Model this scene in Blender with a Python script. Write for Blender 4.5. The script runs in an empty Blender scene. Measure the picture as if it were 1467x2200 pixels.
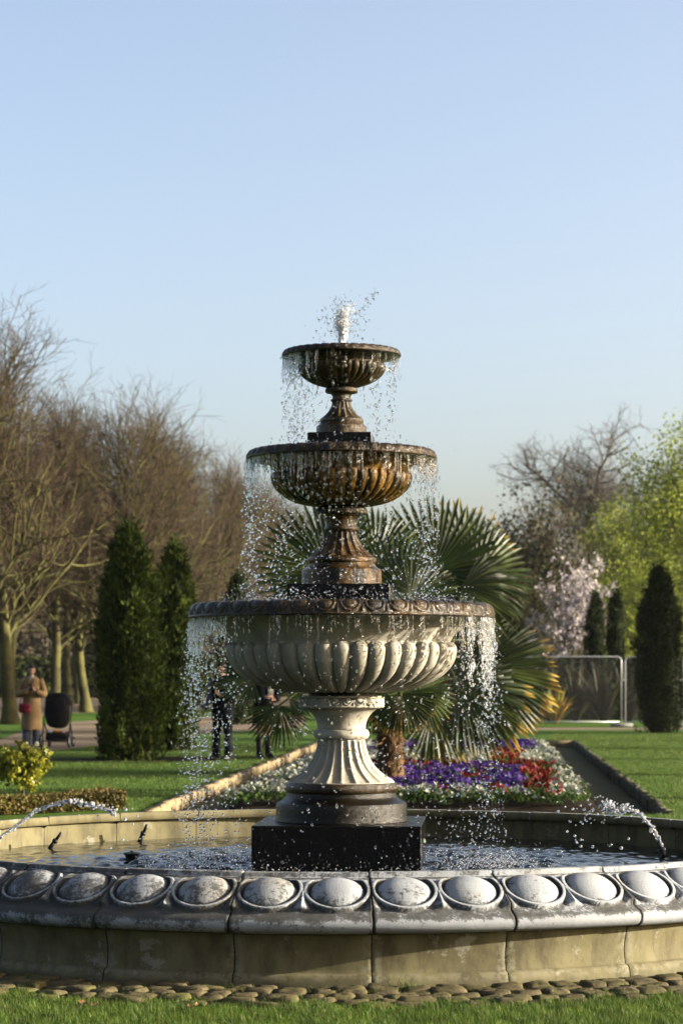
import bpy, math, random
import numpy as np
from mathutils import Vector, Matrix

R = math.radians
S = bpy.context.scene
COL = S.collection

# ------------------------------------------------------------------ camera, sky, sun, exposure
CAM_D, CAM_H, FPX = 13.7, 1.5, 4900.0          # metres to the fountain axis, eye height, focal length in photo pixels
cam_data = bpy.data.cameras.new("camera")
cam = bpy.data.objects.new("camera", cam_data)
COL.objects.link(cam)
cam.location = (0, -CAM_D, CAM_H)
cam.rotation_euler = (R(90), 0, 0)
cam_data.sensor_fit = 'VERTICAL'
cam_data.sensor_height = 36.0
cam_data.lens = FPX / 2200 * 36
cam_data.shift_y = 350 / 2200
cam_data.clip_start, cam_data.clip_end = 0.5, 3000
cam_data.dof.use_dof = True
cam_data.dof.focus_distance = 13.0
cam_data.dof.aperture_fstop = 4.5
S.camera = cam

SUN_EL, SUN_AZ = 14.0, 94.0                     # azimuth clockwise from the view direction (+Y)
world = bpy.data.worlds.new("World")
S.world = world
world.use_nodes = True
wn = world.node_tree.nodes
sky = wn.new("ShaderNodeTexSky")
sky.sky_type = 'NISHITA'
sky.sun_disc = False
sky.sun_elevation = R(SUN_EL)
sky.sun_rotation = R(SUN_AZ)
sky.air_density = 0.66
sky.dust_density = 4.4
sky.ozone_density = 0.0
wn["Background"].inputs[1].default_value = 0.071
world.node_tree.links.new(sky.outputs[0], wn["Background"].inputs[0])

sun_data = bpy.data.lights.new("sun", 'SUN')
sun_data.energy = 5.0
sun_data.angle = R(0.5)
sun_data.color = (1.0, 0.90, 0.73)
sun = bpy.data.objects.new("sun", sun_data)
COL.objects.link(sun)
sdir = Vector((math.sin(R(SUN_AZ)) * math.cos(R(SUN_EL)), math.cos(R(SUN_AZ)) * math.cos(R(SUN_EL)), math.sin(R(SUN_EL))))
sun.rotation_euler = sdir.to_track_quat('Z', 'Y').to_euler()
sun.location = (30, 0, 20)

S.view_settings.view_transform = 'Standard'
S.view_settings.look = 'None'
S.view_settings.exposure = 2.45
S.view_settings.gamma = 1.0
S.view_settings.use_curve_mapping = False
S.render.engine = 'CYCLES'
S.cycles.max_bounces = 10
S.cycles.transmission_bounces = 8
S.cycles.transparent_max_bounces = 8
S.cycles.diffuse_bounces = 3
S.cycles.glossy_bounces = 4
S.cycles.caustics_reflective = False
S.cycles.caustics_refractive = False
S.cycles.sample_clamp_indirect = 6.0
S.cycles.use_denoising = True

# ------------------------------------------------------------------ placing
def W(px, py, z=0.0):
    """Point at height z that the photo shows at pixel (px, py): used to read ground positions off the photo."""
    D = (CAM_H - z) * FPX / (py - 1450.0)
    return Vector(((px - 733.0) / FPX * D, D - CAM_D, z))

def WD(px, py, D):
    """Point at distance D along the view."""
    return Vector(((px - 733.0) / FPX * D, D - CAM_D, CAM_H + (1450.0 - py) / FPX * D))

PHI = R(3.65)                                   # the garden's axis is turned this much from the view
def G(lat, s, z=0.0):
    return Vector((math.cos(PHI) * lat + math.sin(PHI) * s, -math.sin(PHI) * lat + math.cos(PHI) * s, z))

# ------------------------------------------------------------------ mesh helpers
def mesh_np(name, V, faces, smooth=False, attrs=None, mats=None, fmat=None):
    V = np.asarray(V, dtype=np.float32)
    faces = [np.asarray(f, dtype=np.int32) for f in faces if len(f)]
    me = bpy.data.meshes.new(name)
    me.vertices.add(len(V)); me.vertices.foreach_set("co", V.ravel())
    loops = np.concatenate([f.ravel() for f in faces])
    sizes = np.concatenate([np.full(len(f), f.shape[1], dtype=np.int32) for f in faces])
    starts = np.concatenate([[0], np.cumsum(sizes)[:-1]]).astype(np.int32)
    me.loops.add(len(loops)); me.loops.foreach_set("vertex_index", loops)
    me.polygons.add(len(sizes)); me.polygons.foreach_set("loop_start", starts)
    me.polygons.foreach_set("use_smooth", np.full(len(sizes), smooth, dtype=bool))
    if fmat is not None:
        me.polygons.foreach_set("material_index", np.asarray(fmat, dtype=np.int32))
    for m in (mats or []):
        me.materials.append(m)
    me.update(calc_edges=True)
    me.validate()
    for k, a in (attrs or {}).items():
        at = me.attributes.new(k, 'FLOAT', 'POINT'); at.data.foreach_set("value", np.asarray(a, dtype=np.float32))
    return me

def link(name, me, parent=None, loc=None, rot=None, scale=None):
    o = bpy.data.objects.new(name, me)
    COL.objects.link(o)
    if parent is not None: o.parent = parent
    if loc is not None: o.location = loc
    if rot is not None: o.rotation_euler = rot
    if scale is not None: o.scale = scale if hasattr(scale, '__len__') else (scale,) * 3
    return o

def tag(o, label=None, cat=None, group=None, kind=None):
    if label: o["label"] = label
    if cat: o["category"] = cat
    if group: o["group"] = group
    if kind: o["kind"] = kind
    return o

def thing(name, label, cat, loc=(0, 0, 0), rz=0.0, group=None):
    o = bpy.data.objects.new(name, None)
    COL.objects.link(o)
    o.empty_display_size = 0.2
    o.location = loc; o.rotation_euler = (0, 0, rz)
    return tag(o, label, cat, group)

def copy_tree(o, parent=None):
    c = o.copy(); COL.objects.link(c)
    if parent is not None: c.parent = parent
    for ch in list(o.children): copy_tree(ch, c)
    return c

class MB:
    """Collects pieces of one mesh."""
    def __init__(self): self.V, self.F, self.n, self.M = [], {3: [], 4: []}, 0, {3: [], 4: []}
    def add(self, V, F, m=0):
        V = np.asarray(V, float); 
        for f in (F if isinstance(F, list) else [F]):
            f = np.asarray(f, int)
            if len(f) == 0: continue
            self.F[f.shape[1]].append(f + self.n); self.M[f.shape[1]].append(np.full(len(f), m))
        self.V.append(V); self.n += len(V); return self
    def mesh(self, name, mats, smooth=False, attrs=None):
        fs, ms = [], []
        for k in (3, 4):
            if self.F[k]: fs.append(np.concatenate(self.F[k])); ms.append(np.concatenate(self.M[k]))
        if not isinstance(mats, (list, tuple)): mats = [mats]
        return mesh_np(name, np.concatenate(self.V), fs, smooth, attrs, mats, np.concatenate(ms))

def box(cx, cy, cz, sx, sy, sz, rz=0.0, bev=0.0):
    x, y, z = sx / 2, sy / 2, sz / 2
    if bev <= 0:
        V = np.array([[-x, -y, -z], [x, -y, -z], [x, y, -z], [-x, y, -z], [-x, -y, z], [x, -y, z], [x, y, z], [-x, y, z]])
        F = np.array([[0, 3, 2, 1], [4, 5, 6, 7], [0, 1, 5, 4], [1, 2, 6, 5], [2, 3, 7, 6], [3, 0, 4, 7]])
    else:
        b = bev
        rings = [(x - b, y - b, -z), (x, y, -z + b), (x, y, z - b), (x - b, y - b, z)]
        V = []
        for (a, c, h) in rings:
            k = b * 0.6 if a == x else 0
            V += [[-a + k, -c, h], [a - k, -c, h], [a, -c + k, h], [a, c - k, h], [a - k, c, h], [-a + k, c, h], [-a, c - k, h], [-a, -c + k, h]]
        V = np.array(V); F = []
        for r in range(3):
            for i in range(8):
                j = (i + 1) % 8; F.append([r * 8 + i, r * 8 + j, r * 8 + 8 + j, r * 8 + 8 + i])
        for o_, fl in ((0, True), (24, False)):
            q = [[0, 1, 2, 3], [0, 3, 4, 7], [7, 4, 5, 6]]
            for a in q: F.append([o_ + i for i in (a[::-1] if fl else a)])
        F = np.array(F)
    c, s = math.cos(rz), math.sin(rz)
    V = np.c_[V[:, 0] * c - V[:, 1] * s + cx, V[:, 0] * s + V[:, 1] * c + cy, V[:, 2] + cz]
    return V, F

def frames(d):
    d = d / np.maximum(np.linalg.norm(d, axis=1, keepdims=True), 1e-9)
    ref = np.where(np.abs(d[:, 2:3]) > 0.9, np.array([[1.0, 0, 0]]), np.array([[0, 0, 1.0]]))
    u = np.cross(d, ref); u /= np.maximum(np.linalg.norm(u, axis=1, keepdims=True), 1e-9)
    return u, np.cross(d, u)

def tubes(P0, P1, R0, R1, n):
    """N tapered prisms with n sides."""
    P0, P1 = np.asarray(P0, float), np.asarray(P1, float); R0, R1 = np.asarray(R0, float), np.asarray(R1, float)
    N = len(P0); u, v = frames(P1 - P0)
    a = np.arange(n) * 2 * math.pi / n
    ring = u[:, None, :] * np.cos(a)[None, :, None] + v[:, None, :] * np.sin(a)[None, :, None]
    A = P0[:, None, :] + ring * R0[:, None, None]; B = P1[:, None, :] + ring * R1[:, None, None]
    V = np.concatenate([A, B], axis=1).reshape(-1, 3)
    i = np.arange(n); j = (i + 1) % n
    f = np.stack([i, j, j + n, i + n], axis=1)
    F = (f[None] + (np.arange(N) * 2 * n)[:, None, None]).reshape(-1, 4)
    return V, F

def path_tube(pts, rad, n=10, caps=True):
    pts = np.asarray(pts, float); m = len(pts)
    rad = np.full(m, rad) if np.isscalar(rad) else np.asarray(rad, float)
    d = np.gradient(pts, axis=0); u, v = frames(d)
    for i in range(1, m):                        # keep the frame from flipping
        u_ = u[i - 1] - d[i] * np.dot(u[i - 1], d[i]) / max(np.dot(d[i], d[i]), 1e-12)
        u[i] = u_ / max(np.linalg.norm(u_), 1e-9); dn = d[i] / max(np.linalg.norm(d[i]), 1e-9); v[i] = np.cross(dn, u[i])
    a = np.arange(n) * 2 * math.pi / n
    V = (pts[:, None] + (u[:, None] * np.cos(a)[None, :, None] + v[:, None] * np.sin(a)[None, :, None]) * rad[:, None, None]).reshape(-1, 3)
    i = np.arange(n); j = (i + 1) % n
    F = np.concatenate([np.stack([i, j, j + n, i + n], 1) + k * n for k in range(m - 1)])
    if caps:
        V = np.concatenate([V, pts[:1], pts[-1:]]); c0, c1 = m * n, m * n + 1
        T = np.concatenate([np.stack([j, i, np.full(n, c0)], 1), np.stack([i + (m - 1) * n, j + (m - 1) * n, np.full(n, c1)], 1)])
        return V, [F, T]
    return V, [F]

def lathe(prof, n=64, closed=False):
    prof = np.asarray(prof, float); a = np.arange(n) * 2 * math.pi / n
    V = np.stack([prof[:, 0:1] * np.cos(a), prof[:, 0:1] * np.sin(a), np.repeat(prof[:, 1:2], n, 1)], axis=2).reshape(-1, 3)
    i = np.arange(n); j = (i + 1) % n
    F = np.concatenate([np.stack([i, j, j + n, i + n], 1) + k * n for k in range(len(prof) - 1)])
    return V, F

def grid_faces(nr, nc, wrap=False):
    r = np.arange(nr - 1)[:, None]; c = np.arange(nc if wrap else nc - 1)[None, :]
    c2 = (c + 1) % nc
    return np.stack([r * nc + c, r * nc + c2, (r + 1) * nc + c2, (r + 1) * nc + c], axis=-1).reshape(-1, 4)

def ico(sub=1):
    t = (1 + 5 ** .5) / 2
    V = [(-1, t, 0), (1, t, 0), (-1, -t, 0), (1, -t, 0), (0, -1, t), (0, 1, t), (0, -1, -t), (0, 1, -t), (t, 0, -1), (t, 0, 1), (-t, 0, -1), (-t, 0, 1)]
    V = [np.array(v) / np.linalg.norm(v) for v in V]
    F = [(0, 11, 5), (0, 5, 1), (0, 1, 7), (0, 7, 10), (0, 10, 11), (1, 5, 9), (5, 11, 4), (11, 10, 2), (10, 7, 6), (7, 1, 8), (3, 9, 4), (3, 4, 2), (3, 2, 6), (3, 6, 8), (3, 8, 9), (4, 9, 5), (2, 4, 11), (6, 2, 10), (8, 6, 7), (9, 8, 1)]
    for _ in range(sub):
        mid, F2 = {}, []
        def m(a, b):
            k = (min(a, b), max(a, b))
            if k not in mid:
                q = V[a] + V[b]; V.append(q / np.linalg.norm(q)); mid[k] = len(V) - 1
            return mid[k]
        for a, b, c in F:
            x, y, z = m(a, b), m(b, c), m(c, a); F2 += [(a, x, z), (b, y, x), (c, z, y), (x, y, z)]
        F = F2
    return np.array(V), np.array(F)
ICO0, ICO1, ICO2 = ico(0), ico(1), ico(2)

def scatter(T, F, pos, mats3):
    """Copies of template T (verts), F (faces) by N 3x3 matrices at N positions, as one vertex and face array."""
    N, m = len(pos), len(T)
    V = np.einsum('nij,mj->nmi', mats3, T) + np.asarray(pos)[:, None, :]
    Fo = (F[None] + (np.arange(N) * m)[:, None, None]).reshape(-1, F.shape[1])
    return V.reshape(-1, 3), Fo

def rand_rot(rng, n, tilt=None, upbias=0.0):
    d = rng.normal(size=(n, 3)); d[:, 2] += upbias
    d /= np.linalg.norm(d, axis=1, keepdims=True)
    u, v = frames(d); a = rng.uniform(0, 2 * math.pi, n)[:, None]
    x = u * np.cos(a) + v * np.sin(a); y = np.cross(d, x)
    return np.stack([x, y, d], axis=2)

def dirs_to_mats(y, z_hint, sx, sy):
    """Matrices whose Y column runs along y and whose Z leans to z_hint."""
    y = y / np.linalg.norm(y, axis=1, keepdims=True)
    x = np.cross(y, z_hint); x /= np.maximum(np.linalg.norm(x, axis=1, keepdims=True), 1e-9)
    z = np.cross(x, y)
    return np.stack([x * sx[:, None], y * sy[:, None], z * sx[:, None]], axis=2)

LEAF_V = np.array([[0, 0, 0], [0.5, 0.45, 0.10], [0, 1, 0], [-0.5, 0.45, 0.10]])
LEAF_F = np.array([[0, 1, 2], [0, 2, 3]])

# ------------------------------------------------------------------ materials
def mat_new(name):
    m = bpy.data.materials.new(name); m.use_nodes = True
    nt = m.node_tree; b = nt.nodes["Principled BSDF"]
    return m, nt, b

def noise(nt, scale, detail=4, rough=0.55, vec=None, dist=0.0):
    n = nt.nodes.new("ShaderNodeTexNoise"); n.inputs["Scale"].default_value = scale; n.inputs["Detail"].default_value = detail
    n.inputs["Roughness"].default_value = rough; n.inputs["Distortion"].default_value = dist
    if vec is not None: nt.links.new(vec, n.inputs["Vector"])
    return n.outputs["Fac"]

def ramp(nt, fac, stops):
    r = nt.nodes.new("ShaderNodeValToRGB"); e = r.color_ramp.elements
    while len(e) < len(stops): e.new(0.5)
    for k, (p, c) in zip(e, stops): k.position = p; k.color = (*c, 1) if hasattr(c, '__len__') else (c, c, c, 1)
    nt.links.new(fac, r.inputs[0]); return r.outputs[0]

def mixc(nt, fac, a, b, mode='MIX'):
    m = nt.nodes.new("ShaderNodeMix"); m.data_type = 'RGBA'; m.blend_type = mode
    for v, i in ((fac, 0), (a, 6), (b, 7)):
        if hasattr(v, 'is_output'): nt.links.new(v, m.inputs[i])
        else: m.inputs[i].default_value = v if i == 0 else (*v, 1)
    return m.outputs[2]

def math_n(nt, op, a, b=None, clamp=False):
    m = nt.nodes.new("ShaderNodeMath"); m.operation = op; m.use_clamp = clamp
    for i, v in enumerate((a, b)):
        if v is None: continue
        if hasattr(v, 'is_output'): nt.links.new(v, m.inputs[i])
        else: m.inputs[i].default_value = v
    return m.outputs[0]

def coords(nt, which="Object", scale=(1, 1, 1)):
    t = nt.nodes.new("ShaderNodeTexCoord"); mp = nt.nodes.new("ShaderNodeMapping"); mp.inputs["Scale"].default_value = scale
    nt.links.new(t.outputs[which], mp.inputs["Vector"]); return mp.outputs[0]

def world_pos(nt, scale=(1, 1, 1)):
    g = nt.nodes.new("ShaderNodeNewGeometry"); mp = nt.nodes.new("ShaderNodeMapping"); mp.inputs["Scale"].default_value = scale
    nt.links.new(g.outputs["Position"], mp.inputs["Vector"]); return mp.outputs[0]

def bump(nt, b, height, strength, dist=0.01):
    n = nt.nodes.new("ShaderNodeBump"); n.inputs["Strength"].default_value = strength; n.inputs["Distance"].default_value = dist
    nt.links.new(height, n.inputs["Height"]); nt.links.new(n.outputs[0], b.inputs["Normal"])

def simple(name, c1, c2=None, scale=8, rough=0.6, bmp=0.0, bscale=None, metal=0.0, spec=0.12, detail=5, bdist=0.01, wp=False):
    m, nt, b = mat_new(name)
    v = world_pos(nt) if wp else coords(nt)
    c2 = c2 or tuple(x * 0.7 for x in c1)
    f = noise(nt, scale, detail, vec=v)
    nt.links.new(ramp(nt, f, [(0.3, c1), (0.7, c2)]), b.inputs["Base Color"])
    b.inputs["Roughness"].default_value = rough; b.inputs["Metallic"].default_value = metal
    b.inputs["Specular IOR Level"].default_value = spec
    if bmp: bump(nt, b, noise(nt, bscale or scale * 4, 6, vec=v), bmp, bdist)
    return m

def leaf_mat(name, cols, rough=0.5, trans=0.35, tcol=None, spec=0.10, patch=2.2):
    """Leaves: a colour of its own for each leaf, and light that passes through."""
    m, nt, b = mat_new(name)
    g = nt.nodes.new("ShaderNodeNewGeometry")
    n = len(cols)
    c = ramp(nt, g.outputs["Random Per Island"], [(i / max(n - 1, 1), k) for i, k in enumerate(cols)])
    pf = ramp(nt, noise(nt, patch, 4, .6, world_pos(nt)), [(.32, (.55, .52, .50)), (.5, (.95, .95, .9)), (.68, (1.40, 1.32, 1.05))])
    c = mixc(nt, 1.0, c, pf, 'MULTIPLY')
    nt.links.new(c, b.inputs["Base Color"]); b.inputs["Roughness"].default_value = rough
    b.inputs["Specular IOR Level"].default_value = spec
    if trans > 0:
        t = nt.nodes.new("ShaderNodeBsdfTranslucent")
        if tcol: nt.links.new(mixc(nt, 1.0, c, tcol, 'MULTIPLY'), t.inputs["Color"])
        else: nt.links.new(c, t.inputs["Color"])
        mx = nt.nodes.new("ShaderNodeMixShader"); mx.inputs[0].default_value = trans
        nt.links.new(b.outputs[0], mx.inputs[1]); nt.links.new(t.outputs[0], mx.inputs[2])
        nt.links.new(mx.outputs[0], nt.nodes["Material Output"].inputs[0])
    return m

def stone_cream(name, wet=0.0):
    m, nt, b = mat_new(name); v = coords(nt)
    vs = coords(nt, scale=(1, 1, 0.18))
    base = ramp(nt, noise(nt, 3.0, 6, 0.6, v), [(0.30, (0.150, 0.138, 0.108)), (0.55, (0.205, 0.192, 0.158)), (0.75, (0.238, 0.228, 0.200))])
    streak = ramp(nt, noise(nt, 9, 5, 0.6, vs), [(0.52, 0.0), (0.72, 1.0)])
    c = mixc(nt, math_n(nt, 'MULTIPLY', streak, 0.55), base, (0.081, 0.071, 0.050))
    specks = ramp(nt, noise(nt, 55, 4, 0.6, coords(nt, scale=(1, 1, 0.6))), [(0.63, 0.0), (0.69, 1.0)])
    c = mixc(nt, math_n(nt, 'MULTIPLY', specks, 0.7), c, (0.074, 0.062, 0.046))
    moss = ramp(nt, noise(nt, 4.2, 5, 0.65, v), [(0.60, 0.0), (0.74, 1.0)])
    c = mixc(nt, math_n(nt, 'MULTIPLY', moss, 0.45), c, (0.105, 0.093, 0.028))
    nt.links.new(c, b.inputs["Base Color"])
    nt.links.new(ramp(nt, noise(nt, 5, 4, 0.5, vs), [(0.35, 0.28 if wet else 0.5), (0.65, 0.7)]), b.inputs["Roughness"])
    b.inputs["Specular IOR Level"].default_value = 0.2
    bump(nt, b, noise(nt, 60, 8, 0.65, v), 0.25, 0.006)
    return m

def stone_wet(name, dark, ochre, cover=0.5, rough=0.14, sparkle=0.5, spec=0.26):
    m, nt, b = mat_new(name); v = coords(nt); vs = coords(nt, scale=(1, 1, 0.22))
    f = noise(nt, 8, 6, 0.65, vs)
    c = ramp(nt, f, [(cover - 0.14, dark), (cover + 0.02, tuple((a + o) / 2 for a, o in zip(dark, ochre))), (cover + 0.16, ochre)])
    al = ramp(nt, noise(nt, 26, 5, 0.6, v), [(0.50, 0.0), (0.70, 1.0)])
    c = mixc(nt, math_n(nt, 'MULTIPLY', al, 0.6), c, tuple(0.6 * x for x in dark))
    nt.links.new(c, b.inputs["Base Color"])
    b.inputs["Roughness"].default_value = rough
    b.inputs["Specular IOR Level"].default_value = spec
    h = math_n(nt, 'ADD', noise(nt, 70, 4, 0.6, v), noise(nt, 190, 2, 0.5, v))
    bump(nt, b, h, min(1.0, sparkle * 1.9), 0.005)
    return m

def stone_rim(name):
    """Weathered pale stone of the basin rim: black lichen grime, most of it in the carved hollows and on the western side."""
    m, nt, b = mat_new(name); v = world_pos(nt)
    base = ramp(nt, noise(nt, 5, 6, 0.6, v), [(0.3, (0.138, 0.149, 0.162)), (0.7, (0.188, 0.200, 0.214))])
    tan = ramp(nt, noise(nt, 3.1, 5, 0.6, v), [(0.52, 0.0), (0.72, 1.0)])
    c = mixc(nt, math_n(nt, 'MULTIPLY', tan, 0.32), base, (0.167, 0.130, 0.065))
    at = nt.nodes.new("ShaderNodeAttribute"); at.attribute_name = "grime"
    g = nt.nodes.new("ShaderNodeNewGeometry"); sx = nt.nodes.new("ShaderNodeSeparateXYZ"); nt.links.new(g.outputs["Position"], sx.inputs[0])
    west = nt.nodes.new("ShaderNodeMapRange"); west.inputs[1].default_value = 0.7; west.inputs[2].default_value = -1.5
    west.inputs[3].default_value = -0.025; west.inputs[4].default_value = 0.075; nt.links.new(sx.outputs[0], west.inputs[0])
    big = noise(nt, 9, 9, 0.75, v); fine = noise(nt, 60, 9, 0.8, v)
    k = math_n(nt, 'ADD', math_n(nt, 'MULTIPLY', big, 0.55), math_n(nt, 'MULTIPLY', fine, 0.5))
    k = math_n(nt, 'ADD', k, math_n(nt, 'MULTIPLY', at.outputs["Fac"], 0.30))
    k = math_n(nt, 'ADD', k, west.outputs[0])
    gm = ramp(nt, k, [(0.560, 0.0), (0.605, 0.8), (0.70, 1.0)])
    c = mixc(nt, math_n(nt, 'MULTIPLY', gm, 0.93), c, (0.022, 0.021, 0.018))
    nt.links.new(c, b.inputs["Base Color"]); b.inputs["Roughness"].default_value = 0.75; b.inputs["Specular IOR Level"].default_value = 0.12
    bump(nt, b, math_n(nt, 'ADD', noise(nt, 90, 8, 0.7, v), noise(nt, 14, 5, 0.6, v)), 0.35, 0.008)
    return m

def stone_wall(name):
    m, nt, b = mat_new(name); v = world_pos(nt); vs = world_pos(nt, (1, 1, 0.3))
    base = ramp(nt, noise(nt, 2.2, 6, 0.62, v), [(0.3, (0.048, 0.043, 0.022)), (0.5, (0.086, 0.076, 0.039)), (0.72, (0.118, 0.106, 0.062))])
    st = ramp(nt, noise(nt, 9, 7, 0.7, vs), [(0.44, 0.0), (0.66, 1.0)])
    c = mixc(nt, math_n(nt, 'MULTIPLY', st, 0.85), base, (0.037, 0.032, 0.019))
    lich = ramp(nt, noise(nt, 3.4, 9, 0.72, v, 0.3), [(0.59, 0.0), (0.615, 1.0)])
    c = mixc(nt, math_n(nt, 'MULTIPLY', lich, 0.45), c, (0.198, 0.192, 0.161))
    sp = ramp(nt, noise(nt, 60, 5, 0.6, v), [(0.62, 0.0), (0.70, 1.0)])
    c = mixc(nt, math_n(nt, 'MULTIPLY', sp, 0.5), c, (0.062, 0.053, 0.031))
    at = nt.nodes.new("ShaderNodeAttribute"); at.attribute_name = "grime"
    am = nt.nodes.new("ShaderNodeAttribute"); am.attribute_name = "mortar"
    mk = math_n(nt, 'MULTIPLY', am.outputs["Fac"], ramp(nt, noise(nt, 16, 8, 0.75, v), [(0.46, 0.0), (0.52, 1.0)]))
    c = mixc(nt, math_n(nt, 'MULTIPLY', mk, 0.5), c, (0.150, 0.142, 0.105))
    gr = math_n(nt, 'MULTIPLY', at.outputs["Fac"], ramp(nt, noise(nt, 14, 6, 0.7, v), [(0.35, 0.1), (0.6, 1.0)]))
    c = mixc(nt, math_n(nt, 'MULTIPLY', gr, 0.75), c, (0.056, 0.053, 0.031))
    nt.links.new(c, b.inputs["Base Color"]); b.inputs["Roughness"].default_value = 0.8; b.inputs["Specular IOR Level"].default_value = 0.12
    bump(nt, b, math_n(nt, 'ADD', noise(nt, 70, 8, 0.7, v), math_n(nt, 'MULTIPLY', lich, 0.4)), 0.3, 0.006)
    return m

def water_mat(name):
    m, nt, b = mat_new(name)
    b.inputs["Base Color"].default_value = (1, 1, 1, 1); b.inputs["Roughness"].default_value = 0.05
    b.inputs["Transmission Weight"].default_value = 1.0; b.inputs["IOR"].default_value = 1.33
    return m

def aerated_mat(name):
    m, nt, b = mat_new(name)
    b.inputs["Base Color"].default_value = (.95, .97, 1, 1); b.inputs["Roughness"].default_value = 0.08
    b.inputs["Transmission Weight"].default_value = 0.86; b.inputs["IOR"].default_value = 1.33
    return m

def foam_mat(name):
    m, nt, b = mat_new(name)
    nt.links.new(ramp(nt, noise(nt, 60, 2, vec=coords(nt)), [(0.3, (0.80, 0.84, 0.88)), (0.7, (0.95, 0.96, 0.97))]), b.inputs["Base Color"])
    b.inputs["Roughness"].default_value = 0.15
    b.inputs["Transmission Weight"].default_value = 0.5; b.inputs["IOR"].default_value = 1.33
    return m

def pool_mat(name):
    m, nt, b = mat_new(name); v = world_pos(nt)
    nt.links.new(ramp(nt, noise(nt, 2, 3, vec=v), [(0.3, (0.004, 0.006, 0.007)), (0.7, (0.009, 0.011, 0.010))]), b.inputs["Base Color"])
    b.inputs["Roughness"].default_value = 0.03; b.inputs["IOR"].default_value = 1.33
    bump(nt, b, math_n(nt, 'ADD', noise(nt, 22, 3, 0.5, v), math_n(nt, 'MULTIPLY', noise(nt, 60, 2, 0.5, v), 0.4)), 0.10, 0.02)
    return m

def lawn_mat(name, a, b_, c_):
    m, nt, b = mat_new(name); v = world_pos(nt)
    c = ramp(nt, noise(nt, 1.6, 9, 0.75, v), [(0.34, a), (0.5, b_), (0.64, c_)])
    c = mixc(nt, 0.45, c, ramp(nt, noise(nt, 60, 6, 0.7, v), [(0.3, tuple(0.45 * x for x in a)), (0.7, tuple(1.4 * x for x in c_))]))
    nt.links.new(c, b.inputs["Base Color"]); b.inputs["Roughness"].default_value = 0.85; b.inputs["Specular IOR Level"].default_value = 0.05
    bump(nt, b, noise(nt, 70, 8, 0.75, v), 0.9, 0.04)
    return m

def bark_mat(name, lo, hi, moss=None):
    m, nt, b = mat_new(name); v = coords(nt, scale=(1, 1, 0.25))
    c = ramp(nt, noise(nt, 9, 7, 0.65, v), [(0.3, lo), (0.7, hi)])
    if moss: c = mixc(nt, ramp(nt, noise(nt, 1.3, 5, 0.6, coords(nt)), [(0.38, 0.0), (0.6, 0.8)]), c, moss)
    nt.links.new(c, b.inputs["Base Color"]); b.inputs["Roughness"].default_value = 0.9; b.inputs["Specular IOR Level"].default_value = 0.06
    bump(nt, b, noise(nt, 16, 6, 0.7, v), 0.6, 0.03)
    return m

M = {}
M['cream'] = stone_cream("cream_stone")
M['wet_rim'] = stone_wet("wet_brown_rim", (0.005, 0.0036, 0.002), (0.031, 0.0185, 0.005), 0.49, 0.15, 0.6, 0.22)
M['wet_gold'] = stone_wet("wet_ochre_stone", (0.006, 0.0045, 0.002), (0.140, 0.070, 0.007), 0.495, 0.16, 0.5, 0.2)
M['wet_bronze'] = stone_wet("wet_bronze_stone", (0.004, 0.003, 0.0014), (0.088, 0.044, 0.006), 0.52, 0.15, 0.5, 0.18)
M['wet_olive'] = stone_wet("wet_olive_stone", (0.005, 0.0042, 0.002), (0.050, 0.031, 0.007), 0.53, 0.15, 0.5, 0.22)
M['wet_dark'] = stone_wet("wet_dark_stone", (0.0018, 0.0015, 0.0008), (0.0095, 0.0060, 0.0014), 0.53, 0.24, 0.42, 0.17)
M['wet_black'] = stone_wet("wet_black_slab", (0.0025, 0.0025, 0.0025), (0.005, 0.0045, 0.004), 0.55, 0.14, 0.2, 0.12)
M['rim'] = stone_rim("weathered_rim_stone")
M['wall'] = stone_wall("ochre_basin_stone")
M['water'] = water_mat("clear_water")
M['aerated'] = aerated_mat("aerated_water")
M['foam'] = foam_mat("white_water")
M['pool'] = pool_mat("pool_water")
M['lawn'] = lawn_mat("mown_lawn", (0.024, 0.053, 0.006), (0.034, 0.071, 0.009), (0.045, 0.082, 0.012))
M['soil'] = simple("garden_soil", (0.016, 0.0115, 0.008), (0.007, 0.0055, 0.004), 9, 0.95, 1.0, 40, bdist=0.04, wp=True, spec=.04)
M['strip'] = simple("mossy_grit", (0.072, 0.060, 0.034), (0.041, 0.041, 0.017), 2.5, 0.95, 0.7, 60, bdist=0.02, wp=True, detail=8)
M['path'] = simple("buff_gravel_path", (0.130, 0.097, 0.065), (0.091, 0.069, 0.047), 1.2, 0.95, 0.5, 50, bdist=0.02, wp=True, detail=8)
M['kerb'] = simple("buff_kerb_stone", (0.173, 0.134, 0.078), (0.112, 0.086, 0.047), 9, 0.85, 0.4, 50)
M['kerb_shade'] = simple("shade_toned_kerb", (0.042, 0.039, 0.024), (0.024, 0.027, 0.012), 9, 0.9, 0.4, 50)  # darker copy of the kerb stone: shade of the right edging put into its colour
M['cobble'] = simple("brown_cobble", (0.066, 0.052, 0.027), (0.027, 0.025, 0.011), 9, 0.85, 0.5, 70, wp=True, detail=7)
def add_moss(m, col, lo=.52, hi=.62, scale=5):
    nt = m.node_tree; b = nt.nodes["Principled BSDF"]; src = b.inputs["Base Color"].links[0].from_socket
    f = ramp(nt, noise(nt, scale, 7, .7, world_pos(nt)), [(lo, 0.0), (hi, .85)]); nt.links.new(mixc(nt, f, src, col), b.inputs["Base Color"])
add_moss(M['cobble'], (0.052, 0.050, 0.014))
add_moss(M['kerb'], (0.060, 0.062, 0.022), .55, .68, 3)
add_moss(M['strip'], (0.040, 0.048, 0.010), .50, .60, 1.3)
M['black'] = simple("black_plastic", (0.004, 0.004, 0.0045), (0.007, 0.007, 0.007), 20, 0.45, spec=.2)
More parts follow.
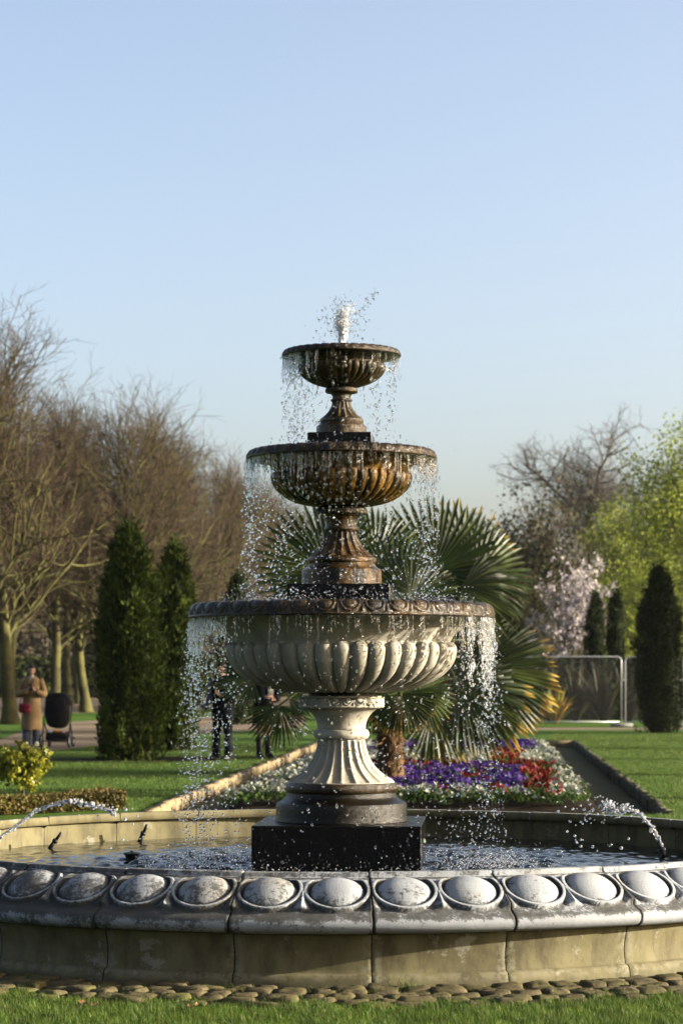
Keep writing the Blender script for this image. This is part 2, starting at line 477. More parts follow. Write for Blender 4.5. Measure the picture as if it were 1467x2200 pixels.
M['brass'] = simple("brass", (0.45, 0.28, 0.07), (0.33, 0.2, 0.05), 20, 0.35, metal=0.8)
M['verdigris'] = simple("green_bronze", (0.060, 0.090, 0.066), (0.036, 0.054, 0.042), 20, 0.5, metal=0.3)
M['galv'] = simple("galvanised_steel", (0.264, 0.274, 0.278), (0.202, 0.211, 0.221), 12, 0.4, metal=0.4)
M['bark'] = bark_mat("mossy_bark", (0.018, 0.0165, 0.010), (0.040, 0.036, 0.018), (0.072, 0.070, 0.022))
M['twig'] = simple("brown_twigs", (0.041, 0.030, 0.019), (0.029, 0.019, 0.014), 0.8, 0.85, spec=0.06)
M['grey_bark'] = bark_mat("grey_bark", (0.025, 0.022, 0.019), (0.050, 0.045, 0.035))
M['grey_twig'] = simple("grey_twigs", (0.062, 0.056, 0.048), (0.045, 0.040, 0.034), 0.8, 0.85, spec=0.06)

# ------------------------------------------------------------------ the setting: ground, lawn, paths, beds
TR_W, TR_S0, TR_S1 = 2.76, 11.0, 37.5            # the sunk bed between the lawns
def quad_sheet(name, pts, m, z, kind='structure'):
    me = mesh_np(name, [(p[0], p[1], z) for p in pts], [np.array([[0, 1, 2, 3]])], False, None, [m])
    return tag(link(name, me), kind=kind)

gm_ = MB()
gm_.add([(-900, -60, -0.12), (900, -60, -0.12), (900, 1600, -0.12), (-900, 1600, -0.12)], np.array([[0, 1, 2, 3]]))
tag(link("ground", gm_.mesh("ground", M['strip'])), kind='structure')

lw = MB()
def lrect(a0, a1, s0, s1):
    P = [G(a0, s0), G(a1, s0), G(a1, s1), G(a0, s1)]
    lw.add([(p.x, p.y, 0.0) for p in P], np.array([[0, 1, 2, 3]]))
lrect(-400, 400, -40, TR_S0)
lrect(-400, -TR_W - 0.12, TR_S0, TR_S1); lrect(TR_W + 0.12, 400, TR_S0, TR_S1); lrect(-400, 400, TR_S1, 900)
lawn = tag(link("lawn", lw.mesh("lawn", M['lawn'])), kind='structure')

# gravel walk that crosses behind the conifers on the left, and a second one under the trees
def ribbon(name, pts, w, m, z):
    pts = np.array([(p[0], p[1]) for p in pts], float); d = np.gradient(pts, axis=0); d /= np.linalg.norm(d, axis=1, keepdims=True)
    nrm = np.c_[-d[:, 1], d[:, 0]]; w = np.array(w)[:, None] / 2
    L, Rr = pts + nrm * w, pts - nrm * w; n = len(pts)
    V = np.c_[np.concatenate([L, Rr]), np.full(2 * n, z)]
    F = np.array([[n + i, n + i + 1, i + 1, i] for i in range(n - 1)])
    return tag(link(name, mesh_np(name, V, [F], False, None, [m])), kind='structure')
def walk(name, near, far, z):
    """Walk between two kerb lines read off the photo."""
    n = len(near); P = [W(*q, z) for q in near] + [W(*q, z) for q in far]
    F = np.array([[i, i + 1, n + i + 1, n + i] for i in range(n - 1)])
    return tag(link(name, mesh_np(name, [tuple(p) for p in P], [F], False, None, [M['path']])), kind='structure')
walk("gravel_path", [(-900, 1625), (0, 1601), (60, 1608), (110, 1613), (215, 1601), (400, 1577), (655, 1562)], [(-900, 1600), (0, 1589), (45, 1572), (80, 1556), (215, 1547), (420, 1541), (655, 1536)], 0.005)
walk("avenue_path", [(-600, 1558), (0, 1546), (90, 1540), (150, 1532), (215, 1531), (430, 1524), (640, 1515)], [(-600, 1500), (0, 1498), (90, 1495), (150, 1494), (215, 1493), (430, 1490), (640, 1487)], 0.005)
ribbon("fence_path", [(2.5, 49.0), (6, 49.6), (12, 50.2), (40, 53)], [2.2, 2.6, 2.6, 3.0], M['path'], 0.005)
# bare earth round the conifers
ribbon("soil_patch", [(-5.2, 26.0), (-3.9, 26.2), (-2.6, 27.2), (-1.4, 28.0)], [1.2, 2.4, 1.6, 0.5], M['soil'], 0.009)
ribbon("soil_strip", [(-0.4, 38.4), (2.0, 38.3), (5.4, 38.0)], [0.8, 1.2, 1.2], M['soil'], 0.009)

# mounded planting bed
BW0, BS0, BS1 = 2.12, 12.6, 33.5
nb, ns = 24, 60
la = np.linspace(-BW0 - 0.12, BW0 + 0.12, nb); ss = np.linspace(BS0 - 0.4, BS1 + 0.5, ns)
LA, SS = np.meshgrid(la, ss)
def bed_h(lat, s):
    e = np.minimum(np.clip((BW0 + 0.12 - np.abs(lat)) / 0.35, 0, 1), np.clip(np.minimum(s - BS0 + 0.4, BS1 + 0.5 - s) / 0.6, 0, 1))
    return -0.118 + 0.15 * np.sin(e * math.pi / 2)
rng = np.random.default_rng(4)
HB = bed_h(LA, SS) + rng.normal(0, 0.012, LA.shape)
Vb = np.stack([math.cos(PHI) * LA + math.sin(PHI) * SS, -math.sin(PHI) * LA + math.cos(PHI) * SS, HB], -1).reshape(-1, 3)
tag(link("flowerbed_soil", mesh_np("flowerbed_soil", Vb, [grid_faces(ns, nb)], True, None, [M['soil']])), kind='structure')

# stone edging of the sunk bed: each stone a part
def edging(name, label, lat, s0, s1, seed, mat=M['kerb']):
    t = thing(name, label, "stone edging", G(lat, s0), -PHI)
    rng = random.Random(seed)
    meshes = []
    for k in range(4):
        V, F = box(0, 0, 0, 0.12, 0.60, 0.16, 0, 0.018)
        r = np.random.default_rng(seed + k); V = V + r.normal(0, 0.004, V.shape)
        meshes.append(mesh_np("kerb_stone", V, [F], True, None, [mat]))
    s = 0.0
    while s < s1 - s0:
        o = link("kerb_stone", meshes[rng.randrange(4)], t, (rng.uniform(-.012, .012), s + 0.3, -0.045 + rng.uniform(-.012, .018)), (rng.uniform(-.02, .02), rng.uniform(-.05, .05), rng.uniform(-.02, .02)))
        s += 0.622
    return t
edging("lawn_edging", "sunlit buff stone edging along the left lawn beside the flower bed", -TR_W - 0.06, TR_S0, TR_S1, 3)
edging("lawn_edging", "shaded low stone edging along the right lawn beside the flower bed", TR_W + 0.06, TR_S0, TR_S1, 8, M['kerb_shade'])
te = thing("lawn_edging", "short stone edging across the far end of the sunk flower bed", "stone edging", G(0, TR_S1 + 0.06), -PHI)
Vk, Fk = box(0, 0, 0, 0.60, 0.12, 0.16, 0, 0.018); mk = mesh_np("kerb_stone", Vk, [Fk], True, None, [M['kerb']])
for k in range(9): link("kerb_stone", mk, te, (-2.49 + k * 0.622, 0, -0.045 + 0.006 * math.sin(k * 2.3)), (0, 0, 0.01 * math.sin(k * 5)))

# ------------------------------------------------------------------ fountain basin
NSEG = 27; SEG = 2 * math.pi / NSEG; A0 = R(-90 + 2.9)
basin = thing("fountain_basin", "round pale stone fountain basin with carved egg moulding on its rim", "basin", (0, 0, 0), A0)

def rim_profile():
    """(r, z) from the inner face over the top, down the sloping egg field, round the roll and under it."""
    p = [(2.645, 0.482), (2.60, 0.484), (2.588, 0.488), (2.588, 0.535), (2.594, 0.541), (2.635, 0.541), (2.641, 0.536), (2.644, 0.522), (2.652, 0.517)]
    n0 = len(p)
    for i in range(69):
        t = i / 68; p.append((2.660 + 0.260 * t, 0.514 - 0.137 * t - 0.014 * t * t))
    n1 = len(p)
    for i in range(1, 15):
        a = R(62 - 172 * i / 14); p.append((2.905 + 0.062 * math.cos(a) , 0.318 + 0.046 * math.sin(a)))
    p += [(2.868, 0.268), (2.86, 0.262)]
    return np.array(p), n0, n1
RP, RN0, RN1 = rim_profile()
NU = 200
def smooth(a, b, x):
    t = np.clip((x - a) / (b - a), 0, 1); return t * t * (3 - 2 * t)
gap = 0.003
ug = np.linspace(-SEG / 2 + gap / 2.8, SEG / 2 - gap / 2.8, NU)
EA, EB, EVC = 0.136, 0.131, 0.130              # egg half axes and where its centre lies along the slope
Rr_ = np.repeat(RP[:, None, 0], NU, 1); Zr_ = np.repeat(RP[:, None, 1], NU, 1); grime = np.zeros_like(Rr_)
seglen = np.r_[0, np.cumsum(np.hypot(*np.diff(RP[RN0:RN1], axis=0).T))]
tang = np.gradient(RP, axis=0); tang /= np.linalg.norm(tang, axis=1, keepdims=True); nrm_ = np.c_[-tang[:, 1], tang[:, 0]]
nrm_ *= np.where((nrm_[:, 1:2] < 0) & (np.arange(len(RP))[:, None] < RN1), -1, 1)
for i in range(RN0, RN1):
    v = seglen[i - RN0]
    for c in (-SEG / 4, SEG / 4):
        du = (ug - c) * RP[i, 0] * 0.985
        dv = v - EVC
        e = np.sqrt((du / EA) ** 2 + (dv / EB) ** 2)
        inside = np.abs(ug - c) <= SEG / 4 + 1e-9
        ring = smooth(1.005, 1.035, e) * (1 - smooth(1.150, 1.185, e))
        groove = 1 - smooth(0.97, 1.02, e)
        h = 0.025 * ring * smooth(0.004, 0.06, v) - 0.012 * groove
        dart_u = np.minimum(np.abs(ug - (c - SEG / 4)), np.abs(ug - (c + SEG / 4))) * RP[i, 0]
        dw = 0.010 + 0.040 * np.clip((v - 0.14) / 0.12, 0, 1)
        dart = np.clip(1 - dart_u / dw, 0, 1) * smooth(0.09, 0.15, v) * (1 - smooth(0.262, 0.275, v)) * (e > 1.13)
        h = np.maximum(h, 0.030 * dart)
        h = h * smooth(0.0, 0.012, v)
        gk = np.clip(smooth(0.93, 1.0, e) * (1 - smooth(1.02, 1.05, e)) * 0.9 + 0.42 * smooth(1.12, 1.18, e) * (1 - dart) * smooth(0.06, 0.2, v) - 0.12 * ring, -0.2, 1.2)
        gk += 0.5 * (1 - smooth(0.0, 0.02, v))
        Rr_[i] = np.where(inside, RP[i, 0] + nrm_[i, 0] * h, Rr_[i]); Zr_[i] = np.where(inside, RP[i, 1] + nrm_[i, 1] * h, Zr_[i])
        grime[i] = np.where(inside, gk, grime[i])
for i in range(RN1, len(RP)):
    k = (i - RN1) / (len(RP) - RN1); grime[i] = 0.55 * (1 - smooth(0, 0.25, np.array(k))) + 0.55 * smooth(0.55, 0.85, np.array(k)) - 0.05
grime[:8] = 0.15
edge_u = SEG / 2 - np.abs(ug)
grime += 0.55 * (1 - smooth(0.001, 0.008, edge_u))[None, :] * (np.arange(len(RP)) >= RN0)[:, None]
close = (1 - smooth(0.0, 0.0035, edge_u))[None, :] * 0.004   # arrises rounded at the joints
Rr_ = Rr_ - close * nrm_[:, 0:1]; Zr_ = Zr_ - close * nrm_[:, 1:2]
Vr = np.stack([Rr_ * np.cos(ug), Rr_ * np.sin(ug), Zr_], -1).reshape(-1, 3)
Fr = [grid_faces(len(RP), NU)[:, ::-1]]
for col in (0, NU - 1):                                        # end faces of the block
    ids = np.arange(len(RP)) * NU + col; cidx = len(Vr)
    cpt = np.array([[2.77 * math.cos(ug[col]), 2.77 * math.sin(ug[col]), 0.40]]); Vr = np.concatenate([Vr, cpt]); grime = np.r_[grime.ravel(), 1.0]
    t = np.array([[ids[k], ids[k + 1], cidx] for k in range(len(ids) - 1)]); Fr.append(t if col else t[:, ::-1])
fm_ = np.zeros(len(Fr[0]) + len(Fr[1]) + len(Fr[2]), int); fm_[:4 * (NU - 1)] = 1
me_rim = mesh_np("rim_segment", Vr, [Fr[0], np.concatenate(Fr[1:])], True, {"grime": grime.ravel()}, [M['rim'], M['wall']], fm_)

# egg boss: a half ellipsoid that lies in its ring
na, nr_ = 40, 14
th = np.arange(na) * 2 * math.pi / na; rr = np.linspace(0, 1, nr_)
mid_i = RN0 + int(np.argmin(np.abs(seglen - EVC)))
ev = [];
for q in rr:
    h = 0.056 * max(0, 1 - q ** 2.2) ** 0.70 - 0.004
    for a in th:
        x, y = EA * .995 * q * math.sin(a), EB * .995 * q * math.cos(a)
        y *= 1 + 0.06 * (y / EB)
        ev.append((x, y, h))
ev = np.array(ev)
tdir = RP[RN0 + 60] - RP[RN0 + 4]; tdir /= np.linalg.norm(tdir); ndir = np.array([-tdir[1], tdir[0]]);
if ndir[1] < 0: ndir = -ndir
r_e = RP[mid_i, 0] + ev[:, 1] * tdir[0] + ev[:, 2] * ndir[0]; z_e = RP[mid_i, 1] + ev[:, 1] * tdir[1] + ev[:, 2] * ndir[1]
a_e = ev[:, 0] / (RP[mid_i, 0] * 0.985)
Ve = np.c_[r_e * np.cos(a_e), r_e * np.sin(a_e), z_e]
qv = np.repeat(rr, na); ge = np.clip(smooth(0.88, 1.0, qv) * 0.9 + 0.12 * (ev[:, 1] / EB), 0, 1)
me_egg = mesh_np("egg", Ve, [grid_faces(nr_, na, True)], True, {"grime": ge}, [M['rim']])

# curved wall panel under the rim, and the inside face of the wall
wp_ = [(2.862, 0.292)]
for i in range(15):
    t = i / 14; wp_.append((2.856 - 0.040 * math.sin(t * math.pi * 0.52) + 0.055 * max(0, t - 0.5) ** 1.6, 0.285 - 0.205 * t))
wp_ += [(2.838, 0.078), (2.852, 0.074), (2.862, 0.066), (2.868, 0.050), (2.872, 0.030), (2.874, 0.012), (2.874, -0.03)]
WP = np.array(wp_); NW = 64
uw = np.linspace(-SEG / 2 + 0.0009, SEG / 2 - 0.0009, NW); eu = SEG / 2 - np.abs(uw)
Rw = WP[:, None, 0] - (0.004 * (1 - smooth(0, 0.003, eu)))[None, :]; Zw = np.repeat(WP[:, None, 1], NW, 1)
gw = np.repeat((0.6 * (1 - smooth(0.004, 0.022, eu)))[None, :], len(WP), 0) + 0.5 * (np.arange(len(WP)) < 3)[:, None] + 0.5 * (np.arange(len(WP)) > len(WP) - 4)[:, None]
Vw = np.stack([Rw * np.cos(uw), Rw * np.sin(uw), Zw], -1).reshape(-1, 3)
mw = np.repeat((1 - smooth(.010, .020, eu))[None, :], len(WP), 0) + .6 * (np.abs(WP[:, 1] - .055) < .022)[:, None]
me_wall = mesh_np("wall_panel", Vw, [grid_faces(len(WP), NW)[:, ::-1]], True, {"grime": gw.ravel(), "mortar": mw.ravel()}, [M['wall']])
WI = np.array([(2.634, 0.4835), (2.636, 0.25), (2.63, 0.0)])
Vi = np.stack([WI[:, None, 0] * np.cos(uw), WI[:, None, 0] * np.sin(uw), np.repeat(WI[:, None, 1], NW, 1)], -1).reshape(-1, 3)
me_inner = mesh_np("inner_panel", Vi, [grid_faces(3, NW)], True, {"grime": np.repeat([0.0, 0.3, 0.8], NW)}, [M['wall']])
core = lathe([(2.645, 0.0), (2.645, 0.44), (2.70, 0.45), (2.86, 0.36), (2.872, 0.31), (2.84, 0.28), (2.79, 0.12), (2.84, 0.0)], 160)
link("wall_core", mesh_np("wall_core", core[0], [core[1]], True, None, [M['soil']]), basin)
rsg = random.Random(2)
for k in range(NSEG):
    a = (k + 0.5) * SEG
    o = link("rim_segment", me_rim, basin, (0, 0, rsg.uniform(-.0025, .0025)), (0, 0, a))
    for c in (-SEG / 4, SEG / 4): link("egg", me_egg, o, (0, 0, 0), (0, 0, c))
    link("wall_panel", me_wall, basin, (0, 0, 0), (0, 0, a))
    link("inner_panel", me_inner, basin, (0, 0, 0), (0, 0, a))
fl = lathe([(0.05, 0.03), (2.65, 0.03)], 96)
link("basin_floor", mesh_np("basin_floor", fl[0], [fl[1]], True, None, [M['wall']]), basin)

# cobbled border round the basin
rng = np.random.default_rng(11)
bd = lathe([(2.80, 0.012), (3.40, 0.010), (3.52, -0.01)], 160)
border = tag(link("cobbled_border", mesh_np("cobbled_border", bd[0], [bd[1][:, ::-1]], False, None, [M['soil']])), kind='structure')
def cobble_mesh(seed):
    """A split stone sett: flat worn top, rounded arrises, uneven sides."""
    r = np.random.default_rng(seed); V = []; n = 12; a = np.arange(n) * 2 * math.pi / n + .26
    sq = lambda t, p: np.sign(t) * np.abs(t) ** p
    o = 1 + r.normal(0, .05, n)
    for (k, z) in ((.98, -.05), (1.0, .006), (.97, .016), (.88, .023), (.45, .026)):
        V.append(np.c_[.073 * k * sq(np.cos(a), .42) * o, .060 * k * sq(np.sin(a), .42) * o, z + r.normal(0, .0022, n)])
    V = np.concatenate(V + [np.array([[0, 0, .026]])]); F = grid_faces(5, n, True); i = np.arange(n); j = (i + 1) % n
    return mesh_np("cobble", V, [F, np.stack([48 + i, 48 + j, np.full(n, 60)], 1)], True, None, [M['cobble']])
cobs = [cobble_mesh(s) for s in range(7)]
for row in range(5):
    r = 2.945 + row * 0.122; n = 0
    a = R(-90 - 46) + row * 0.021
    while a < R(-90 + 46):
        w = rng.uniform(0.115, 0.185)
        if row < 4 or rng.random() < 0.55:
            rr2 = r + rng.normal(0, 0.012)
            o = link("cobble", cobs[rng.integers(7)], border, (rr2 * math.cos(a), rr2 * math.sin(a), 0.006 + rng.uniform(-.012, .008) - 0.003 * max(0, row - 2)), (rng.normal(0, .06), rng.normal(0, .06), a + math.pi / 2 + rng.normal(0, .09)), ((w - 0.006) / 0.150, rng.uniform(.86, 1.02), rng.uniform(.9, 1.1)))
        a += w / r

# pool water
nr2, na2 = 240, 460
rads = np.linspace(0.2, 2.632, nr2); ang = np.arange(na2) * 2 * math.pi / na2
RA, AN = np.meshgrid(rads, ang, indexing='ij'); X, Y = RA * np.cos(AN), RA * np.sin(AN)
Zp = np.zeros_like(X); rw = np.random.default_rng(5)
for k in range(70):                                            # rings from falling drops
    aa = rw.uniform(0, 2 * math.pi); rc = rw.normal(0.95, 0.12); cx, cy = rc * math.cos(aa), rc * math.sin(aa)
    d = np.hypot(X - cx, Y - cy); Zp += rw.uniform(.5, 1) * 0.0055 * np.cos(d * rw.uniform(55, 85) + rw.uniform(0, 6)) * np.exp(-d * 2.6)
for k in range(44):
    a = rw.uniform(0, 2 * math.pi); kx = rw.uniform(22, 70)
    Zp += 0.0026 * np.sin(X * kx * math.cos(a) + Y * kx * math.sin(a) + rw.uniform(0, 6) + 1.5 * np.sin(X * 5 + Y * 3 + k)) * (26 / kx) ** 1.0
Zp *= .26 + .74 * np.exp(-((RA - .95) / .62) ** 2)         # calmer away from the falling water
Vp = np.stack([X, Y, 0.35 + Zp], -1).reshape(-1, 3)
pool = tag(link("pool_water", mesh_np("pool_water", Vp, [grid_faces(nr2, na2, True)[:, ::-1]], True, None, [M['pool']])), kind='structure')

# ------------------------------------------------------------------ the three-tier fountain
PX = 1 / (FPX / CAM_D)                         # metres per photo pixel at the axis
def ZY(y): return CAM_H + (1450 - y) * PX
fountain = thing("tiered_fountain", "three-tier stone fountain with fluted bowls stacked on a black plinth", "fountain", (0, 0, 0.0), 0)

def prof(pts): return np.array([(r * PX, ZY(y)) for r, y in pts])
def dense(pts, step=0.006):
    out = [pts[0]]
    for a, b in zip(pts[:-1], pts[1:]):
        n = max(1, int(np.hypot(*(np.array(b) - a)) / step))
        for i in range(1, n + 1): out.append(np.array(a) + (np.array(b) - a) * i / n)
    return np.array(out)
def smooth_curve(pts, n=12):
    """Catmull-Rom through the points."""
    P = np.array(pts, float); P = np.concatenate([[2 * P[0] - P[1]], P, [2 * P[-1] - P[-2]]]); out = []
    for i in range(1, len(P) - 2):
        for t in np.linspace(0, 1, n, endpoint=False):
            a, b, c, d = P[i - 1:i + 3]
            out.append(0.5 * (2 * b + (c - a) * t + (2 * a - 5 * b + 4 * c - d) * t ** 2 + (3 * b - a - 3 * c + d) * t ** 3))
    out.append(P[-2]); return np.array(out)

def rev(name, pts, m, parent=fountain, n=96):
    V, F = lathe(pts, n); return link(name, mesh_np(name, V, [F[:, ::-1]], True, None, [m]), parent)

def rim_ring(name, rt, yt, rtip, ytip, count, m, amp, parent, phase=0.0, nper=22):
    """Egg-and-dart lip: quarter roll from the top edge to the tip, eggs and darts raised from it."""
    nv = 26; v = np.linspace(0, 1, nv); n = count * nper
    u = (np.arange(n) / nper + phase) % 1.0
    a = v * math.pi / 2
    r = rt + (rtip - rt) * np.sin(a); y = ytip - (ytip - yt) * np.cos(a)
    nr = np.c_[np.sin(a) / max(rtip - rt, 1), -np.cos(a) / max(ytip - yt, 1)]; nr /= np.linalg.norm(nr, axis=1, keepdims=True)
    uu = u[None, :] - 0.5; vv = v[:, None]
    e = np.sqrt((uu / 0.30) ** 2 + ((vv - 0.40) / 0.36) ** 2)
    egg = np.sqrt(np.clip(1 - e ** 2, 0, 1)) * 1.0
    ring = smooth(1.06, 1.16, e) * (1 - smooth(1.34, 1.48, e)) * 0.7
    dart = np.clip(1 - np.abs(np.abs(uu) - 0.5) / (0.03 + 0.10 * vv), 0, 1) * smooth(0.15, 0.4, vv) * 0.6
    h = np.maximum(np.maximum(egg, ring), dart) * smooth(0.0, 0.06, vv) * (1 - smooth(0.86, 0.95, vv)) + 0.55 * smooth(0.88, 0.96, vv)
    h = h * amp - amp * 0.5
    th_ = np.arange(n) * 2 * math.pi / n
    Rm = (r[:, None] + nr[:, 0:1] * h) * PX; Zm = ZY(y[:, None] + nr[:, 1:2] * h)
    # inner lip and underside closing rows
    top = [(rt - 6, yt + 0.5), (rt - 7, yt + 8)]; und = [(rtip - 2, ytip + 2.5), (rtip - 7, ytip + 3.0)]
    pre = np.array([(q[0] * PX, ZY(q[1])) for q in top[::-1]]); post = np.array([(q[0] * PX, ZY(q[1])) for q in und])
    Rm = np.concatenate([np.repeat(pre[:, :1], n, 1), Rm, np.repeat(post[:, :1], n, 1)]); Zm = np.concatenate([np.repeat(pre[:, 1:], n, 1), Zm, np.repeat(post[:, 1:], n, 1)])
    V = np.stack([Rm * np.cos(th_), Rm * np.sin(th_), Zm], -1).reshape(-1, 3)
    return link(name, mesh_np(name, V, [grid_faces(len(Rm), n, True)[:, ::-1]], True, None, [m]), parent)

def gadroon_bowl(name, neck, lobes, count, m, parent, depth, nper=16, phase=0.5):
    """Bowl body: a plain hollow neck, then swelling lobes that taper to the foot. neck and lobes are (r, y) in photo pixels."""
    A = smooth_curve(neck, 8); B = smooth_curve(lobes, 14)
    n = count * nper; u = (np.arange(n) / nper + phase) % 1.0; w = 2 * u - 1
    th_ = np.arange(n) * 2 * math.pi / n
    Lb = np.r_[0, np.cumsum(np.hypot(*np.diff(B, axis=0).T))]
    rows_r, rows_y = [np.full(n, p[0]) for p in A[:-1]], [np.full(n, p[1]) for p in A[:-1]]
    tb = np.gradient(B, axis=0); tb /= np.linalg.norm(tb, axis=1, keepdims=True); nb_ = np.c_[-tb[:, 1], tb[:, 0]]
    nb_ *= np.where(nb_[:, 0:1] < 0, -1, 1)
    for i, (r, y) in enumerate(B):
        half = max(math.pi * B[:, 0].max() / count, 1e-6)
        yy = np.clip(Lb[i] / half, 0, 1); sh = np.sqrt(np.clip(1 - np.abs(w) ** 2.2 - (1 - yy) ** 2, 0, 1))
        dp = depth * (0.25 + 0.75 * min(1.0, r / B[:, 0].max()))
        rows_r.append(r + nb_[i, 0] * dp * sh); rows_y.append(y + nb_[i, 1] * dp * sh)
    Rm, Ym = np.array(rows_r) * PX, ZY(np.array(rows_y))
    V = np.stack([Rm * np.cos(th_), Rm * np.sin(th_), Ym], -1).reshape(-1, 3)
    return link(name, mesh_np(name, V, [grid_faces(len(Rm), n, True)[:, ::-1]], True, None, [m]), parent)

def fluted(name, pts, count, m, parent, depth, nper=14):
    B = smooth_curve(pts, 10); n = count * nper; u = (np.arange(n) / nper + 0.5) % 1.0; w = np.abs(2 * u - 1)
    th_ = np.arange(n) * 2 * math.pi / n; L = len(B); rows_r, rows_y = [], []
    for i, (r, y) in enumerate(B):
        t = i / (L - 1); fade = smooth(0.04, 0.12, np.array(t)) * (1 - smooth(0.90, 0.985, np.array(t) + 0.05 * w ** 2 - 0.03))
        sh = np.sqrt(np.clip(1 - (w / 0.84) ** 2, 0, 1)) * fade
        rows_r.append(r - depth * (r / B[:, 0].max()) ** 0.6 * sh); rows_y.append(np.full(n, y))
    Rm, Ym = np.array(rows_r) * PX, ZY(np.array(rows_y))
    V = np.stack([Rm * np.cos(th_), Rm * np.sin(th_), Ym], -1).reshape(-1, 3)
    return link(name, mesh_np(name, V, [grid_faces(L, n, True)[:, ::-1]], True, None, [m]), parent)

def slab(name, half, z0, z1, m, parent, bev=0.006):
    V, F = box(0, 0, (z0 + z1) / 2, 2 * half, 2 * half, z1 - z0, -PHI, bev)
    return link(name, mesh_np(name, V, [F], False, None, [m]), parent)

# plinth and foot
slab("plinth", 0.492, 0.02, 0.624, M['wet_black'], fountain)
rev("base_drum", dense(prof([(40, 1762), (143, 1763), (141, 1760), (140.5, 1727), (138, 1724)]), 0.03).tolist() + smooth_curve(prof([(138, 1723.5), (130, 1719), (121, 1712), (118, 1705), (117.5, 1701)]), 6).tolist(), M['wet_dark'])
rev("base_torus", smooth_curve(prof([(114, 1701.5), (120, 1699.5), (123.5, 1692), (121, 1684), (113, 1680.5), (60, 1680)]), 7), M['wet_rim'])
fluted("pedestal_shaft", [(114, 1680), (111, 1676), (97, 1667), (80, 1654), (67, 1638), (58, 1620), (53, 1602), (51.5, 1588)], 22, M['cream'], fountain, 7.5)
rev("shaft_ring", smooth_curve(prof([(50, 1588), (56, 1586), (60, 1578), (57, 1569), (52, 1567)]), 7), M['cream'])
rev("pedestal_neck", smooth_curve(prof([(52, 1567), (52.5, 1556), (57, 1543), (66, 1531), (75, 1524.5), (80, 1523)]), 8), M['cream'])
rim_ring("capital_moulding", 85, 1499, 92, 1518, 22, M['cream'], 4.5, fountain, 0.5, 14)
rev("capital_cap", prof([(88, 1520.5), (80, 1522.5), (60, 1523)]), M['cream'])
rev("capital_top", prof([(86, 1499.5), (86, 1495), (60, 1494)]), M['cream'])
rev("neck_block", prof([(71, 1496), (71, 1478), (60, 1476)]), M['wet_dark'])

# lower bowl
low = thing("lower_bowl", None, None); low.parent = fountain
rim_ring("rim", 303, 1297, 329, 1327, 40, M['wet_rim'], 5.0, low, 0.15)
gadroon_bowl("body", [(277, 1330.5), (266, 1335), (255, 1345), (244, 1360), (236, 1374), (233, 1380)], [(233, 1380), (233.5, 1392), (232, 1406), (224, 1424), (206, 1443), (178, 1459), (140, 1472), (100, 1479), (64, 1481)], 40, M['cream'], low, 14.5, 18)
rev("soffit", prof([(326, 1329.2), (300, 1330.2), (276, 1330.6)]), M['cream'], low)
rev("inner_face", prof([(60, 1420), (180, 1395), (228, 1345), (288, 1318), (297, 1304)])[::-1], M['wet_dark'], low)
def bowl_water(r, y, parent):
    n1, n2 = 30, 120; rads = np.linspace(0.02, r * PX, n1); an = np.arange(n2) * 2 * math.pi / n2
    RA, AN = np.meshgrid(rads, an, indexing='ij'); z = ZY(y) + 0.004 * np.sin(RA * 60 + 3 * np.sin(AN * 7)) * np.sin(AN * 9)
    link("bowl_water", mesh_np("bowl_water", np.stack([RA * np.cos(AN), RA * np.sin(AN), z], -1).reshape(-1, 3), [grid_faces(n1, n2, True)[:, ::-1]], True, None, [M['pool']]), parent)
bowl_water(299, 1299.5, low)
# middle stem and bowl
slab("middle_plinth", 108 * PX, ZY(1304), ZY(1258), M['wet_black'], fountain)
rev("middle_drum", dense(prof([(40, 1257), (88, 1257.5), (86, 1256), (86, 1226), (84, 1224)]), 0.03).tolist() + smooth_curve(prof([(83, 1223), (76, 1219), (72, 1213), (71, 1210)]), 6).tolist(), M['wet_bronze'])
rev("middle_torus", smooth_curve(prof([(70, 1211), (74, 1209), (75.5, 1204), (73, 1199), (66, 1197)]), 7), M['wet_bronze'])
fluted("middle_shaft", [(69, 1197), (66, 1194), (55, 1185), (45, 1173), (38, 1160), (34, 1149), (33, 1142)], 18, M['wet_bronze'], fountain, 5)
rev("middle_ring", smooth_curve(prof([(32, 1142), (36, 1141), (38, 1137), (36, 1132), (33, 1131)]), 7), M['wet_bronze'])
rev("middle_neck", smooth_curve(prof([(33, 1131), (33, 1125), (36, 1116), (42, 1108), (49, 1104)]), 8), M['wet_bronze'])
rim_ring("middle_capital", 46, 1091, 56, 1103, 18, M['wet_rim'], 3.2, fountain, 0.5, 14)
rev("middle_collar", prof([(52, 1104.5), (44, 1105)]), M['wet_dark'])
rev("middle_block", prof([(47, 1092), (44, 1084), (40, 1080)]), M['wet_dark'])
mid = thing("middle_bowl", None, None); mid.parent = fountain
rim_ring("rim", 184, 968, 205, 986, 40, M['wet_rim'], 3.6, mid, 0.3, 18)
gadroon_bowl("body", [(166, 989.5), (159, 995), (153, 1002), (146, 1010), (142, 1016)], [(142, 1016), (143, 1024), (141, 1034), (134, 1047), (119, 1061), (97, 1073), (68, 1081), (42, 1084)], 40, M['wet_gold'], mid, 9.5, 16)
rev("soffit", prof([(202, 988.4), (165, 989.8)]), M['wet_gold'], mid)
rev("inner_face", prof([(40, 1030), (120, 1018), (163, 982), (180, 974)])[::-1], M['wet_dark'], mid)
bowl_water(181, 970.5, mid)
